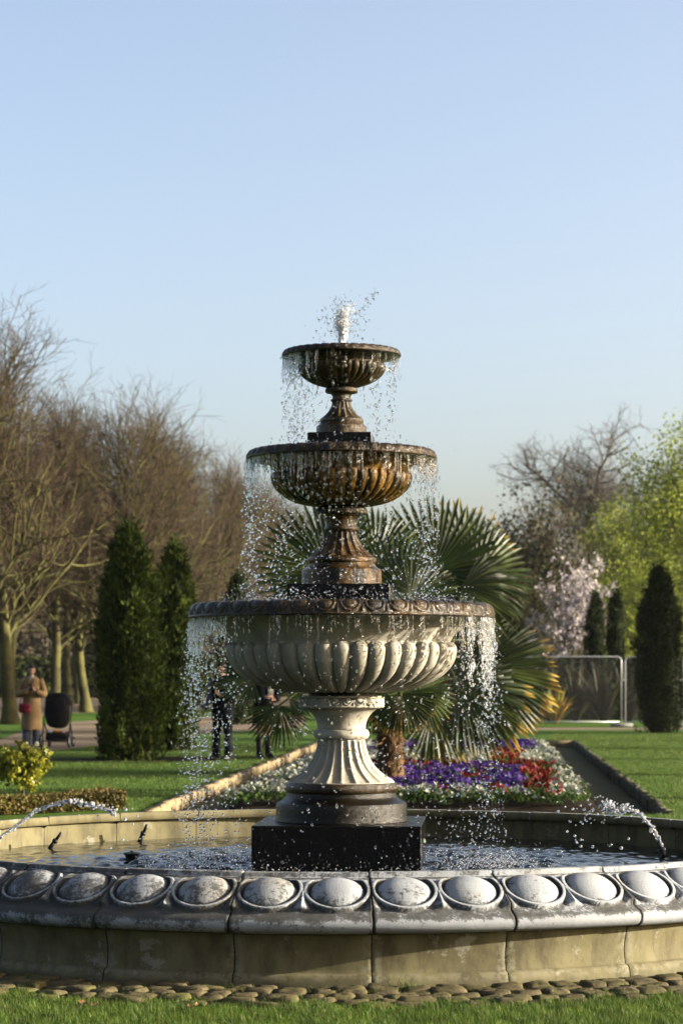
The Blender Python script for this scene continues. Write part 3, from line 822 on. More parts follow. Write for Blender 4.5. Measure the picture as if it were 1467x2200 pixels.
# top stem and bowl
slab("upper_plinth", 68 * PX, ZY(972), ZY(935), M['wet_black'], fountain)
rev("upper_drum", dense(prof([(30, 935), (54.5, 935), (54, 934), (54, 918), (53, 916)]), 0.03).tolist() + smooth_curve(prof([(52, 915.5), (48, 912), (46, 909)]), 5).tolist(), M['wet_olive'])
rev("upper_torus", smooth_curve(prof([(44, 910), (46.5, 908.5), (47.5, 905), (46, 901), (42, 899.5)]), 7), M['wet_olive'])
fluted("upper_shaft", [(44, 899.5), (41, 897), (33, 890), (26, 881), (22, 873), (20.5, 866), (20, 863)], 16, M['wet_olive'], fountain, 3.2)
rev("upper_ring", smooth_curve(prof([(20, 863.5), (22.5, 862.5), (23.5, 860.5), (22.5, 858), (20, 857.5)]), 6), M['wet_olive'])
rev("upper_neck", smooth_curve(prof([(20, 857.5), (19.5, 853), (22, 848), (27, 844), (31, 842.5)]), 8), M['wet_olive'])
rim_ring("upper_capital", 29, 833.5, 35, 842, 14, M['wet_rim'], 2.0, fountain, 0.5, 12)
rev("upper_block", prof([(33, 843), (30, 834), (29, 829), (24, 826)]), M['wet_dark'])
top = thing("top_bowl", None, None); top.parent = fountain
rim_ring("rim", 114, 753, 128, 765, 36, M['wet_rim'], 2.6, top, 0.2, 16)
gadroon_bowl("body", [(103, 768.5), (99, 772), (95.5, 775), (91, 780), (89, 783)], [(89, 783), (89.5, 788), (88, 795), (82, 804), (70, 814), (54, 822), (36, 828), (26, 829)], 36, M['wet_olive'], top, 6.2, 14)
rev("soffit", prof([(126, 767), (102, 768.8)]), M['wet_olive'], top)
rev("inner_face", prof([(20, 790), (70, 780), (105, 764), (110, 757)])[::-1], M['wet_dark'], top)
bowl_water(111, 754.5, top)
rev("jet_nozzle", prof([(3, 757), (7, 756), (7.5, 752), (5, 748), (2, 748)]), M['black'], top, 20)

# ------------------------------------------------------------------ small fittings in the pool
def nozzle(px, py, D, lean, label, length=0.15):
    b = WD(px, py, D); b.z = 0.335
    t = thing("jet_nozzle", label, "nozzle", b, 0, "water jet nozzles in the pool")
    d = np.array(lean, float); d /= np.linalg.norm(d)
    V, F = path_tube([d * k for k in (0, length * .5)], 0.015, 10); link("pipe", mesh_np("pipe", V, F, True, None, [M['black']]), t)
    V, F = path_tube([d * k for k in (length * .46, length * .47, length * .60, length * .61)], [0.012, 0.019, 0.019, 0.012], 10); link("collar", mesh_np("collar", V, F, True, None, [M['black']]), t)
    V, F = path_tube([d * k for k in (length * .6, length)], 0.010, 10); link("tip", mesh_np("tip", V, F, True, None, [M['black']]), t)
nozzle(104, 1820, 15.15, (0.75, -.2, 1), "black angled nozzle sticking out of the pool at far left")
nozzle(298, 1806, 15.75, (0.45, -.2, 1), "black angled nozzle by the far wall behind the floating black cup")
nozzle(1428, 1842, 14.42, (-0.45, 0, 1), "black nozzle in the right of the pool shooting a curved jet", 0.12)
cp = WD(283, 1850, 14.15); cp.z = 0.35
cup = thing("pool_light", "round black lamp cup poking out of the pool water", "pool light", cp)
V, F = lathe([(0.032, -0.04), (0.036, 0.012), (0.043, 0.033), (0.052, 0.038), (0.052, 0.046), (0.046, 0.047), (0.030, 0.050), (0.001, 0.052)], 28)
link("housing", mesh_np("housing", V, [F], True, None, [M['black']]), cup)
V, F = lathe([(0.008, 0.050), (0.012, 0.056), (0.001, 0.060)], 12); link("cap", mesh_np("cap", V, [F], True, None, [M['black']]), cup)
bp = WD(905, 1815, 13.85); bp.z = 0.33
bn = thing("brass_nozzle", "small brass nozzle with a green cap beside the black plinth", "nozzle", bp)
V, F = path_tube([(0, 0, 0), (0, 0, 0.15), (0, 0, 0.155)], [0.013, 0.013, 0.010], 12); link("stem", mesh_np("stem", V, F, True, None, [M['brass']]), bn)
V, F = lathe([(0.024, 0.150), (0.026, 0.156), (0.022, 0.172), (0.012, 0.182), (0.001, 0.185)], 16); link("cap", mesh_np("cap", V, [F], True, None, [M['verdigris']]), bn)

# ------------------------------------------------------------------ falling water
def drops_obj(name, label, cat, pos, rad, elong, m=M['water'], kind='stuff', tmpl=ICO1):
    pos = np.asarray(pos); n = len(pos); rgd = np.random.default_rng(n)
    A = np.zeros((n, 3, 3)); A[:, 0, 0] = rad * rgd.uniform(.85, 1.1, n); A[:, 1, 1] = rad; A[:, 2, 2] = rad * elong
    sh = rgd.normal(0, .12, n); A[:, 0, 2] = sh * rad * elong
    V, F = scatter(tmpl[0], tmpl[1], pos, A)
    return tag(link(name, mesh_np(name, V, [F], True, None, [m])), label, cat, None, kind)

def curtain(rng, r0, z0, z1, nstream, n, weights, vr=(0.03, 0.05), size=0.0045, inner=0.0):
    """Drops that leave a rim at radius r0, height z0 and fall to z1: streams at random bearings, weighted by bearing."""
    bear = np.linspace(-math.pi, math.pi, 721); w = weights(bear); w = w / w.sum()
    st = rng.choice(bear, nstream, p=w) + rng.normal(0, .006, nstream)
    sr = r0 - inner * rng.random(nstream) ** 1.5
    k = rng.integers(0, nstream, n); T = math.sqrt(2 * (z0 - z1) / 9.81)
    t = T * rng.random(n) ** 0.85
    f = t / T
    a = st[k] + rng.normal(0, 1, n) * (0.004 + 0.05 * f ** 1.3); r = sr[k] + rng.normal(vr[0], vr[1], n) * t + rng.normal(0, .004, n)
    z = z0 - 0.5 * 9.81 * t ** 2 + rng.normal(0, .01, n)
    p = np.c_[r * np.cos(a), r * np.sin(a), np.minimum(z, z0)]
    rad = size * np.exp(np.clip(rng.normal(0, .50, n), -1.2, .8)); el = 1.1 + rng.exponential(.35, n)
    # strings of water close under the lip
    ns_ = nstream * 4; kk = rng.integers(0, nstream, ns_); zz = z0 - np.abs(rng.normal(0, .045, ns_))
    p2 = np.c_[sr[kk] * np.cos(st[kk]), sr[kk] * np.sin(st[kk]), zz]
    return np.concatenate([p, p2]), np.concatenate([rad, rng.uniform(.0022, .004, ns_)]), np.concatenate([el, rng.uniform(2.0, 6.0, ns_)])

def lobe(c, w): return lambda b: np.exp(-((np.angle(np.exp(1j * (b - c)))) / w) ** 2)
west, east, front = R(180), R(0), R(-90)
rg = np.random.default_rng(21)
P_, r_, e_ = curtain(rg, 126 * PX, ZY(766), ZY(950), 90, 1700, lambda b: 0.35 + 1.2 * lobe(west, .8)(b) + .35 * lobe(east, .5)(b), (-0.02, .05), .0031, .10)
drops_obj("upper_water_curtain", "beads of water dripping from the top bowl to the middle bowl", "falling water", P_, r_, e_)
P_, r_, e_ = curtain(rg, 203 * PX, ZY(988), ZY(1285), 230, 3600, lambda b: 0.6 + .6 * lobe(west, .6)(b) + .6 * lobe(east, .6)(b) + .3 * lobe(front, .8)(b), (0.03, .07), .0030, .05)
drops_obj("middle_water_curtain", "curtain of drops falling from the middle bowl into the large bowl", "falling water", P_, r_, e_)
P_, r_, e_ = curtain(rg, 326 * PX, ZY(1330), 0.37, 330, 5600, lambda b: 0.27 + 1.7 * lobe(west, .55)(b) + .35 * lobe(front, .9)(b) + .5 * lobe(east, .6)(b), (0.03, .10), .0031, .03)
drops_obj("lower_water_curtain", "wide curtain of drops falling from the large bowl into the pool", "falling water", P_, r_, e_)
def strands(name, label, r0, z0, n, weights, length, seed):
    """Unbroken threads of water that hang from a lip before they break into drops."""
    rng = np.random.default_rng(seed); bear = np.linspace(-math.pi, math.pi, 721); w = weights(bear); w = w / w.sum(); mb = MB()
    for a in rng.choice(bear, n, p=w) + rng.normal(0, .008, n):
        L = length * rng.uniform(.35, 1.3); k = 7; tt = np.linspace(0, 1, k); r = r0 - .012 * rng.random() + .012 * tt ** 2 * rng.normal(.3, .6); da = rng.normal(0, .004) * tt ** 2
        pts = np.c_[r * np.cos(a + da), r * np.sin(a + da), z0 - L * tt]; rad = rng.uniform(.0011, .0021) * (1.25 - .6 * tt) * (1 + .25 * np.sin(tt * rng.uniform(8, 16) + rng.uniform(0, 6)))
        mb.add(*path_tube(pts, rad, 6))
    tag(link(name, mb.mesh(name, M['water'], True)), label, "falling water", None, 'stuff')
strands("water_threads", "thin threads of water hanging from the top bowl's lip", 127 * PX, ZY(765), 90, lambda b: .5 + lobe(west, .9)(b), .13, 1)
strands("water_threads", "thin threads of water hanging from the middle bowl's lip", 204 * PX, ZY(987), 160, lambda b: .5 + .6 * lobe(west, .6)(b) + .6 * lobe(east, .6)(b) + .4 * lobe(front, .9)(b), .15, 2)
strands("water_threads", "thin threads of water hanging from the large bowl's lip", 327 * PX, ZY(1329), 170, lambda b: .14 + 1.6 * lobe(west, .55)(b) + 1.3 * lobe(R(-20), .4)(b) + .12 * lobe(front, .9)(b), .18, 3)
# heavy spill at the right end of the large bowl
n = 900; T = math.sqrt(2 * (ZY(1330) - ZY(1560)) / 9.81); t = T * rg.random(n) ** .62 * rg.beta(2.2, 1.3, n) ** .5
rg.random(3)
brs = rg.choice([R(-36), R(-34.5), R(-26), R(-23), R(-19), R(-15), R(-8), R(4)], n, p=[.13, .09, .12, .2, .18, .14, .08, .06])
a = brs + rg.normal(0, .012, n) * (0.5 + 2.2 * t / T); r = 326 * PX + rg.normal(-.01, .04, n) * t
P_ = np.c_[r * np.cos(a), r * np.sin(a), ZY(1328) - .5 * 9.81 * t ** 2]
drops_obj("spill_stream", "heavy streams spilling over the right edge of the large bowl", "falling water", P_, .0032 * np.exp(rg.normal(0, .45, n)), 1.4 + rg.exponential(.8, n) * (1 - .5 * t / T), M['aerated'])

def splash(rng, r0, dr, z0, hgt, n, weights, size):
    bear = np.linspace(-math.pi, math.pi, 721); w = weights(bear); w = w / w.sum(); a = rng.choice(bear, n, p=w) + rng.normal(0, .01, n)
    r = rng.normal(r0, dr, n); z = z0 + hgt * rng.exponential(.33, n)
    return np.c_[r * np.cos(a), r * np.sin(a), z], size * np.exp(np.clip(rng.normal(0, .45, n), -1, .7)), 1 + .3 * rng.random(n)
P_, r_, e_ = splash(rg, .60, .13, ZY(1297), .09, 1900, lambda b: np.ones_like(b), .0019)
k = np.hypot(P_[:, 0], P_[:, 1]) < .83
drops_obj("bowl_splash", "low white splash dancing round the middle plinth in the large bowl", "splash", P_[k], r_[k], e_[k], M['aerated'], tmpl=ICO0)
P_, r_, e_ = splash(rg, .98, .16, .352,   .090, 4400, lambda b: .3 + 1.5 * lobe(east, .7)(b) + .9 * lobe(west, .7)(b) + .25 * lobe(front, 1)(b), .0024)
k = np.maximum(abs(P_[:, 0]), abs(P_[:, 1])) > .51
drops_obj("pool_splash", "white splash thrown up in the pool round the black plinth", "splash", P_[k], r_[k], e_[k], M['aerated'], tmpl=ICO0)
P_, r_, e_ = splash(rg, .34, .10, ZY(970), .05, 500, lambda b: np.ones_like(b), .0032)
drops_obj("middle_bowl_splash", "fine splash along the rim of the middle bowl", "splash", P_, r_, e_, tmpl=ICO0)

# top jet: frothy column and the drops it throws
jet = thing("water_jet", "frothy white jet bubbling up from the top bowl", "water jet", (0, 0, ZY(752)))
n = 4000; h = rg.beta(1.0, 1.7, n) * 1.10
H_ = (752 - 662) * PX
wdt = .006 + .021 * h ** 1.5
P_ = np.c_[rg.normal(0, 1, n) * wdt + .012 * np.sin(h * 7) * h + .014 * h, rg.normal(0, 1, n) * wdt, h * H_]
A = np.zeros((n, 3, 3)); rd = .0030 * np.exp(np.clip(rg.normal(0, .4, n), -1, .6)) * (1.2 - .55 * h)
for i in range(3): A[:, i, i] = rd * (1.5 if i == 2 else 1)
V, F = scatter(ICO1[0], ICO1[1], P_, A); link("column", mesh_np("column", V, [F], True, None, [M['foam']]), jet)["kind"] = 'stuff'
n = 420; ba = rg.uniform(0, 2 * math.pi, n); t = rg.random(n) ** .8
rr3 = np.abs(rg.normal(.03, .07, n)) + .01; zz = H_ * (1.0 + .45 * rg.random(n) - 1.6 * rr3 / .3 * rg.random(n)) - .18 * rg.random(n)
P_ = np.c_[rr3 * np.cos(ba), rr3 * np.sin(ba), np.maximum(zz, .0)]
q = rg.random(60); P2 = np.c_[.05 + .16 * q + rg.normal(0, .01, 60), rg.normal(0, .02, 60), H_ * .55 + .22 * q + rg.normal(0, .015, 60)]
P_ = np.concatenate([P_, P2]); n = len(P_)
A = np.zeros((n, 3, 3)); rd = .0040 * np.exp(rg.normal(0, .4, n))
for i in range(3): A[:, i, i] = rd
V, F = scatter(ICO1[0], ICO1[1], P_, A); link("spray", mesh_np("spray", V, [F], True, None, [M['water']]), jet)["kind"] = 'stuff'

def arc_jet(label, pts, D, r0, seed, spread, tail):
    """Water stream through photo points at one distance, breaking into beads."""
    rng = np.random.default_rng(seed)
    C = smooth_curve([tuple(WD(px, py, D)) for px, py in pts], 26)
    t = np.linspace(0, 1, len(C))
    o = thing("water_jet", label, "water jet", tuple(C[0])); base = C[0]
    keep = t < 0.9
    rad = r0 * (0.9 + 0.35 * np.sin(np.arange(len(C)) * 1.1) * rng.random(len(C)) + .35 * rng.random(len(C)))
    Cj = C + rng.normal(0, .0018, C.shape)
    V, F = path_tube(Cj[keep] - base, rad[keep], 9); link("stream", mesh_np("stream", V, F, True, None, [M['aerated']]), o)
    n = 260; k = (rng.random(n) ** .8 * (len(C) - 1)).astype(int)
    P = C[k] + rng.normal(0, 1, (n, 3)) * (r0 * .7 + spread * t[k] ** 2)[:, None] - base
    nt_ = tail; kt = rng.random(nt_); P = np.concatenate([P, (C[-1] - base) + np.c_[rng.normal(0, .10, nt_) + (C[-1] - C[-12])[0] * kt * 4, rng.normal(0, .03, nt_), -kt ** 2 * .30 + rng.normal(0, .03, nt_)]])
    m = len(P); A = np.zeros((m, 3, 3)); rd = np.r_[r0 * .75 * np.exp(rng.normal(0, .35, n)), .0065 * np.exp(rng.normal(0, .4, nt_))]
    for i in range(3): A[:, i, i] = rd
    V, F = scatter(ICO1[0], ICO1[1], P, A); link("beads", mesh_np("beads", V, [F], True, None, [M['aerated']]), o)["kind"] = 'stuff'
arc_jet("thin water jet arching over the pool in front of the left hedge", [(-40, 1835), (0, 1800), (40, 1771), (80, 1742), (120, 1727), (160, 1721), (200, 1731), (235, 1741), (246, 1748)], 14.6, .0085, 3, .006, 14)
arc_jet("water jet curving up from the right nozzle and breaking into drops", [(1424, 1828), (1412, 1800), (1396, 1775), (1374, 1752), (1350, 1738), (1325, 1738), (1306, 1738), (1292, 1728)], 14.42, .0080, 4, .03, 60)

# ------------------------------------------------------------------ grass
def blades(rng, pos, h, w, lean=.5):
    """Curved blades: five verts, three triangles each."""
    n = len(pos); a = rng.uniform(0, 2 * math.pi, n); d = np.c_[np.cos(a), np.sin(a), np.zeros(n)]; s = np.c_[-np.sin(a), np.cos(a), np.zeros(n)]
    L = np.abs(rng.normal(0, lean, n))[:, None] * h[:, None]
    up = np.c_[np.zeros(n), np.zeros(n), h]
    p0, p1 = pos - s * w[:, None] / 2, pos + s * w[:, None] / 2
    mid_ = pos + up * .55 + d * L * .3
    V = np.stack([p0, p1, mid_ + s * w[:, None] * .42, mid_ - s * w[:, None] * .42, pos + up + d * L], 1).reshape(-1, 3)
    o = (np.arange(n) * 5)[:, None]
    return V, [np.concatenate([o + np.array([[0, 1, 2]]), o + np.array([[0, 2, 3]]), o + np.array([[3, 2, 4]])])]
M['blade'] = leaf_mat("grass_blades", [(0.028, 0.062, 0.008), (0.045, 0.084, 0.012), (0.070, 0.106, 0.020), (0.034, 0.070, 0.009), (0.105, 0.105, 0.040)], .5, .3, patch=5.0)
rgg = np.random.default_rng(9)
n = 110000; x = rgg.uniform(-1.95, 1.95, n); y = rgg.uniform(-4.55, -2.45, n); rad_ = np.hypot(x, y)
edge = 3.38 + .05 * np.sin(x * 9) + .04 * np.sin(x * 23 + 1)
k = (rad_ > edge) & (rgg.random(n) < np.clip((rad_ - edge) / .06, .25, 1)) & (np.abs(x) < (y + CAM_D) * .165 + .05)
pos = np.c_[x[k], y[k], np.full(k.sum(), -.003)]; n = len(pos)
clump = .5 + .5 * np.sin(pos[:, 0] * 31 + 2 * np.sin(pos[:, 1] * 27)) * np.sin(pos[:, 1] * 37 + pos[:, 0] * 11)
V, F = blades(rgg, pos, rgg.uniform(.020, .046, n) * (.75 + .55 * clump), rgg.uniform(.0016, .003, n), .6)
tag(link("grass", mesh_np("grass", V, F, False, None, [M['blade']])), "short green turf in the foreground edging the cobbles", "grass", None, 'stuff')
n = 4200; a = R(-90) + rgg.uniform(-.66, .66, n); rr_ = rgg.uniform(2.90, 3.40, n); k = np.sin(a * 67 + rr_ * 3) * np.sin(rr_ * 41 + a * 15) > .35
pos = np.c_[rr_[k] * np.cos(a[k]), rr_[k] * np.sin(a[k]), np.full(k.sum(), .008)]; n = len(pos)
V, F = blades(rgg, pos, rgg.uniform(.015, .040, n), rgg.uniform(.0016, .0028, n), .8)
tag(link("joint_grass", mesh_np("joint_grass", V, F, False, None, [M['blade']])), "thin grass sprouting between the cobbles", "grass", None, 'stuff')
# mown turf of the lawns behind, in view on both sides of the bed
def turf(name, label, n, u0, u1, py0, py1, seed):
    r = np.random.default_rng(seed); px = r.uniform(u0, u1, n); py = 1450 + 1 / (r.uniform(1 / (py1 - 1450) ** .8, 1 / (py0 - 1450) ** .8, n)) ** 1.25
    D = CAM_H * FPX / (py - 1450); X_ = (px - 733) / FPX * D; Y_ = D - CAM_D
    lat = X_ * math.cos(PHI) - Y_ * math.sin(PHI); s = X_ * math.sin(PHI) + Y_ * math.cos(PHI)
    k = ~((np.abs(lat) < TR_W + .13) & (s > TR_S0) & (s < TR_S1 + .15)) & (np.hypot(X_, Y_) > 3.5)
    px2 = 733 + X_ / D * FPX; py2 = 1450 + CAM_H * FPX / D
    k &= ~((px2 < 660) & (py2 < np.interp(px2, [0, 60, 110, 215, 400, 655], [1603, 1610, 1615, 1603, 1579, 1564]))) & ~((X_ > 2) & (Y_ > 48.0))
    k &= ~((np.abs(Y_ - 26.8) < 1.0) & (X_ > -5.2) & (X_ < -2.2))
    pos = np.c_[X_[k], Y_[k], np.full(k.sum(), -.003)]; m = len(pos); D = D[k]
    V, F = blades(r, pos, r.uniform(.018, .04, m), .0035 * D / 20 * r.uniform(.7, 1.3, m), .6)
    tag(link(name, mesh_np(name, V, F, False, None, [M['blade']])), label, "grass", None, 'stuff')
turf("lawn_turf", "striped sunlit turf of the left lawn behind the basin", 60000, 0, 660, 1600, 1745, 31)
turf("lawn_turf", "striped sunlit turf of the right lawn beyond the flower bed", 45000, 1180, 1467, 1575, 1775, 32)
# a tuft at the foot of the wall
tp = Vector((2.90 * math.sin(R(2.0)) + .17, -2.90 * math.cos(R(2.0)), .01)); n = 26
tp = Vector((W(868, 2118).x, -2.905, 0.012))
V, F = blades(rgg, np.c_[rgg.normal(0, .03, n), rgg.normal(0, .008, n) - .01, np.zeros(n)], rgg.uniform(.03, .085, n), rgg.uniform(.003, .005, n), .9)
tag(link("grass_tuft", mesh_np("grass_tuft", V, F, False, None, [M['blade']]), None, tp), "small green weed tuft growing between basin wall and cobbles", "weed")
M['dry_leaf'] = simple("dry_leaf", (0.216, 0.120, 0.054), (0.150, 0.078, 0.036), 30, .7)
for (px, py, lb) in ((180, 2152, "dry brown leaf lying on the turf edge at far left"), (205, 2157, "curled brown leaf beside the leaf at the turf edge"), (412, 2160, "pale brown leaf caught in the turf left of centre"), (428, 2158, "small upright brown leaf caught in the turf left of centre")):
    p = W(px, py, .03); nn = 7; tt = np.linspace(0, 1, nn); wd = .016 * np.sin(np.pi * tt ** .8) + .001
    V = np.concatenate([np.c_[-wd, tt * .05 - .025, .012 * np.cos(tt * 5)], np.c_[np.zeros(nn), tt * .05 - .025, .003 * np.cos(tt * 5)], np.c_[wd, tt * .05 - .025, .014 * np.cos(tt * 4)]])
    F = np.concatenate([np.array([[i, i + 1, nn + i + 1, nn + i], [nn + i, nn + i + 1, 2 * nn + i + 1, 2 * nn + i]]) for i in range(nn - 1)])
    o = tag(link("fallen_leaf", mesh_np("fallen_leaf", V, [F], True, None, [M['dry_leaf']]), None, p, (random.Random(px).uniform(.2, .8), .3, px)), lb, "leaf", "dry leaves on the turf")

# ------------------------------------------------------------------ trees
def skeleton(seed, spec, root=((0, 0, 0), (0, 0, 1))):
    """Branching skeleton. spec: one dict per level: n, len, rad, ang, wander, trop, t0, segs. Returns segments and tip points."""
    rd = random.Random(seed); segs = []; tips = []
    def norm(v):
        l = math.sqrt(v[0] ** 2 + v[1] ** 2 + v[2] ** 2) or 1e-9; return (v[0] / l, v[1] / l, v[2] / l)
    def grow(p, d, L, r, lv):
        sp = spec[lv]; n = sp['segs']; pts = [(p, d, r)]
        for i in range(n):
            w = sp['wander']; d = norm((d[0] + rd.gauss(0, w), d[1] + rd.gauss(0, w), d[2] + rd.gauss(0, w) + sp['trop']))
            q = (p[0] + d[0] * L / n, p[1] + d[1] * L / n, p[2] + d[2] * L / n)
            r1 = r * (1 - sp.get('taper', .72) / n * 1.0) if lv else r * (1 - sp.get('taper', .6) / n)
            segs.append((p, q, r, r1, lv)); p, r = q, r1; pts.append((p, d, r))
        if lv + 1 < len(spec):
            c = spec[lv + 1]; m = c['n'] if lv == 0 else max(1, int(round(c['n'] * rd.uniform(.7, 1.3))))
            az0 = rd.uniform(0, 6.28)
            for k in range(m):
                t = c['t0'] + (c.get('t1', 1.0) - c['t0']) * (k + rd.random()) / m
                f = t * n; i = min(int(f), n - 1); f -= i
                a, b = pts[i], pts[i + 1]; bp_ = tuple(a[0][j] + (b[0][j] - a[0][j]) * f for j in range(3)); bd_ = b[1]
                ang = R(c['ang'][0] + (c['ang'][1] - c['ang'][0]) * (t if lv == 0 else rd.random()) + rd.gauss(0, 7))
                ref = (1, 0, 0) if abs(bd_[2]) > .8 else (0, 0, 1)
                u = norm((bd_[1] * ref[2] - bd_[2] * ref[1], bd_[2] * ref[0] - bd_[0] * ref[2], bd_[0] * ref[1] - bd_[1] * ref[0]))
                v = (bd_[1] * u[2] - bd_[2] * u[1], bd_[2] * u[0] - bd_[0] * u[2], bd_[0] * u[1] - bd_[1] * u[0])
                az = az0 + k * 2.399 + rd.gauss(0, .4); ca, sa = math.cos(az) * math.sin(ang), math.sin(az) * math.sin(ang); cc = math.cos(ang)
                nd = tuple(bd_[j] * cc + u[j] * ca + v[j] * sa for j in range(3))
                if c.get('flat') and nd[2] < -.1: nd = norm((nd[0], nd[1], nd[2] * .3))
                l0, l1 = c['len']; Lk = (l0 + (l1 - l0) * t if lv == 0 else l0 + (l1 - l0) * rd.random()) * rd.uniform(.8, 1.2)
                rk = min(c['rad'] * (Lk / l0 if lv == 0 else 1), b[2] * .85)
                grow(bp_, nd, Lk, max(rk, c.get('rmin', .004)), lv + 1)
        else: tips.append(p)
    grow(root[0], root[1], spec[0]['len'], spec[0]['rad'], 0)
    return segs, np.array(tips)

def segs_mesh(name, segs, m, sides):
    mb = MB()
    by = {}
    for s in segs: by.setdefault(sides[s[4]], []).append(s)
    for n, L in by.items():
        P0 = np.array([s[0] for s in L]); P1 = np.array([s[1] for s in L]); R0 = np.array([s[2] for s in L]); R1 = np.array([s[3] for s in L])
        P1 = P1 + (P1 - P0) * .03
        mb.add(*tubes(P0, P1, R0, R1, n))
    return mb.mesh(name, m, True)

def bare_tree_meshes(seed, spec, split, bark, twig, sides):
    segs, tips = skeleton(seed, spec)
    a = [s for s in segs if s[4] <= split]; b = [s for s in segs if s[4] > split]
    f = []
    for i, s in enumerate(a):                                  # root flare
        if s[4] == 0 and s[0][2] < .01: s = (s[0], s[1], s[2] * 1.5, s[3], 0)
        f.append(s)
    return segs_mesh("trunk", f, bark, sides), segs_mesh("crown", b, twig, sides)

def avenue_spec(h, rnd):
    return [dict(len=h * .90, rad=.26, wander=.05, trop=.10, segs=16, taper=.88),
            dict(n=24, len=(5.8, 2.6), rad=.092, ang=(64, 16), wander=.16, trop=.13, t0=.23, segs=10, taper=.68),
            dict(n=12, len=(1.4, 3.2), rad=.044, ang=(25, 62), wander=.15, trop=.12, t0=.12, segs=5, taper=.66),
            dict(n=6, len=(.6, 1.5), rad=.017, ang=(25, 60), wander=.15, trop=.08, t0=.1, segs=3, taper=.6, rmin=.010),
            dict(n=2.0, len=(.3, .7), rad=.010, ang=(25, 55), wander=.12, trop=.05, t0=.2, segs=1, taper=.5, rmin=.007)]
AV = []
for i, h in enumerate((12.4, 13.0, 12.0)):
    AV.append(bare_tree_meshes(100 + i, avenue_spec(h, i), 2, M['bark'], M['twig'], {0: 12, 1: 6, 2: 4, 3: 3, 4: 3}))

def plant_tree(name, label, cat, loc, meshes, rz=0, sc=1.0, group=None, tilt=0.0):
    t = thing(name, label, cat, loc, rz, group); t.scale = (sc, sc, sc); t.rotation_euler = (0, tilt, rz)
    for nm, me in zip(("trunk", "crown"), meshes): link(nm, me, t)
    return t
rt = random.Random(77)
GA = "bare lime trees of the left avenue"
far_lb = "distant bare avenue tree whose crown merges with its neighbours"
front_lb = {1: "bare avenue tree whose long limbs sweep in low from the left edge",
            2: "bare avenue tree with thick mossy trunk behind the woman in the camel coat", 3: "bare avenue tree with forked sunlit trunk right behind the pushchair",
            4: "bare avenue tree with a leaning dark trunk left of the tall conifers", 5: "bare avenue tree rising directly above the tall twin conifers"}
for i in range(1, 18):
    D = 48 + i * 7.6; s = D - CAM_D
    p = G(-13.0 + rt.uniform(-.4, .4), s + rt.uniform(-.8, .8))
    if i == 2: p = W(22, 1556)
    if i == 3: p = W(118, 1532)
    if i == 4: p = W(186, 1531)
    p.z = 0
    plant_tree("avenue_tree", front_lb.get(i, far_lb), "tree", p, AV[i % 3], rt.uniform(0, 6.28), (.72 if i == 1 else rt.uniform(.80, .90)), GA, -.10 if i == 4 else 0)
for i in range(12):
    D = 82 + i * 8.5; p = G(-19.5 + rt.uniform(-.6, .6), D - CAM_D)
    plant_tree("avenue_tree", "bare tree of the second avenue row, seen between the nearer trunks" if i < 5 else far_lb, "tree", p, AV[(i + 1) % 3], rt.uniform(0, 6.28), rt.uniform(.78, .88), GA)
# avenue trees to the right of the view, which throw the bands of shade over the lawns
for i, (x, y) in enumerate(((12, 13.5), (17, 19.5), (14.5, 26), (19, 31.5), (17, 37.5), (22, 44))):
    plant_tree("shade_tree", "bare tree outside the right edge shading the lawns", "tree", (x, y, 0), AV[i % 3], rt.uniform(0, 6.28), .95, "bare trees right of the view")

# ---- conifers
def conifer(name, label, loc, h, rmax, n_clump, seed, m, leaf=(.06, .13), per=34, group="columnar conifers on the lawns"):
    rng = np.random.default_rng(seed); t = thing(name, label, "conifer", loc, 0, group)
    V, F = path_tube([(0, 0, -.05), (0, 0, h * .5), (0, 0, h * .85)], [.09, .06, .02], 8); link("trunk", mesh_np("trunk", V, F, True, None, [M['grey_bark']]), t)
    def rad(z):
        q = np.clip(z / h, 0, 1); return rmax * (1 - q ** 4.6) ** .68 * (.80 + .20 * np.sin(np.clip(q * 2.4 + .35, 0, math.pi))) * np.clip(q / .04 + .72, 0, 1)
    zc = h * rng.random(n_clump) ** .92; ac = rng.uniform(0, 2 * math.pi, n_clump)
    bulge = 1 + .13 * np.sin(ac * 3 + zc * 2.1) + .10 * np.sin(ac * 5 - zc * 4) + .09 * rng.normal(0, 1, n_clump) * (.5 + rng.random(n_clump))
    rc = rad(zc) * bulge * (1 - .30 * rng.random(n_clump) ** 1.6)
    C = np.c_[rc * np.cos(ac), rc * np.sin(ac), zc]
    k = np.repeat(np.arange(n_clump), per); n = len(k)
    P = C[k] + rng.normal(0, 1, (n, 3)) * np.array([.045, .045, .13]) * (rmax / .5) ** .5
    out = np.c_[np.cos(ac), np.sin(ac), np.zeros(n_clump)][k]
    y = out * rng.uniform(.2, .9, n)[:, None] + np.array([0, 0, 1.0]) * rng.uniform(.5, 1.2, n)[:, None] + rng.normal(0, .35, (n, 3))
    sy = rng.uniform(*leaf, n); A = dirs_to_mats(y, out + rng.normal(0, .6, (n, 3)), sy * .42, sy)
    V, F = scatter(LEAF_V, LEAF_F, P, A)
    link("crown", mesh_np("crown", V, [F], False, None, [m]), t)
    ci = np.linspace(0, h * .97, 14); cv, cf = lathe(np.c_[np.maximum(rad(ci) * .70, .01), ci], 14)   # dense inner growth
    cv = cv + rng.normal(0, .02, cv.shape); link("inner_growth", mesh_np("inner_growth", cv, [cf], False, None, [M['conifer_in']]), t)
    return t
M['conifer'] = leaf_mat("thuja_sprays", [(0.010, 0.019, 0.004), (0.020, 0.034, 0.006), (0.050, 0.066, 0.008), (0.012, 0.022, 0.005)], .6, .2, spec=.05, patch=3.5)
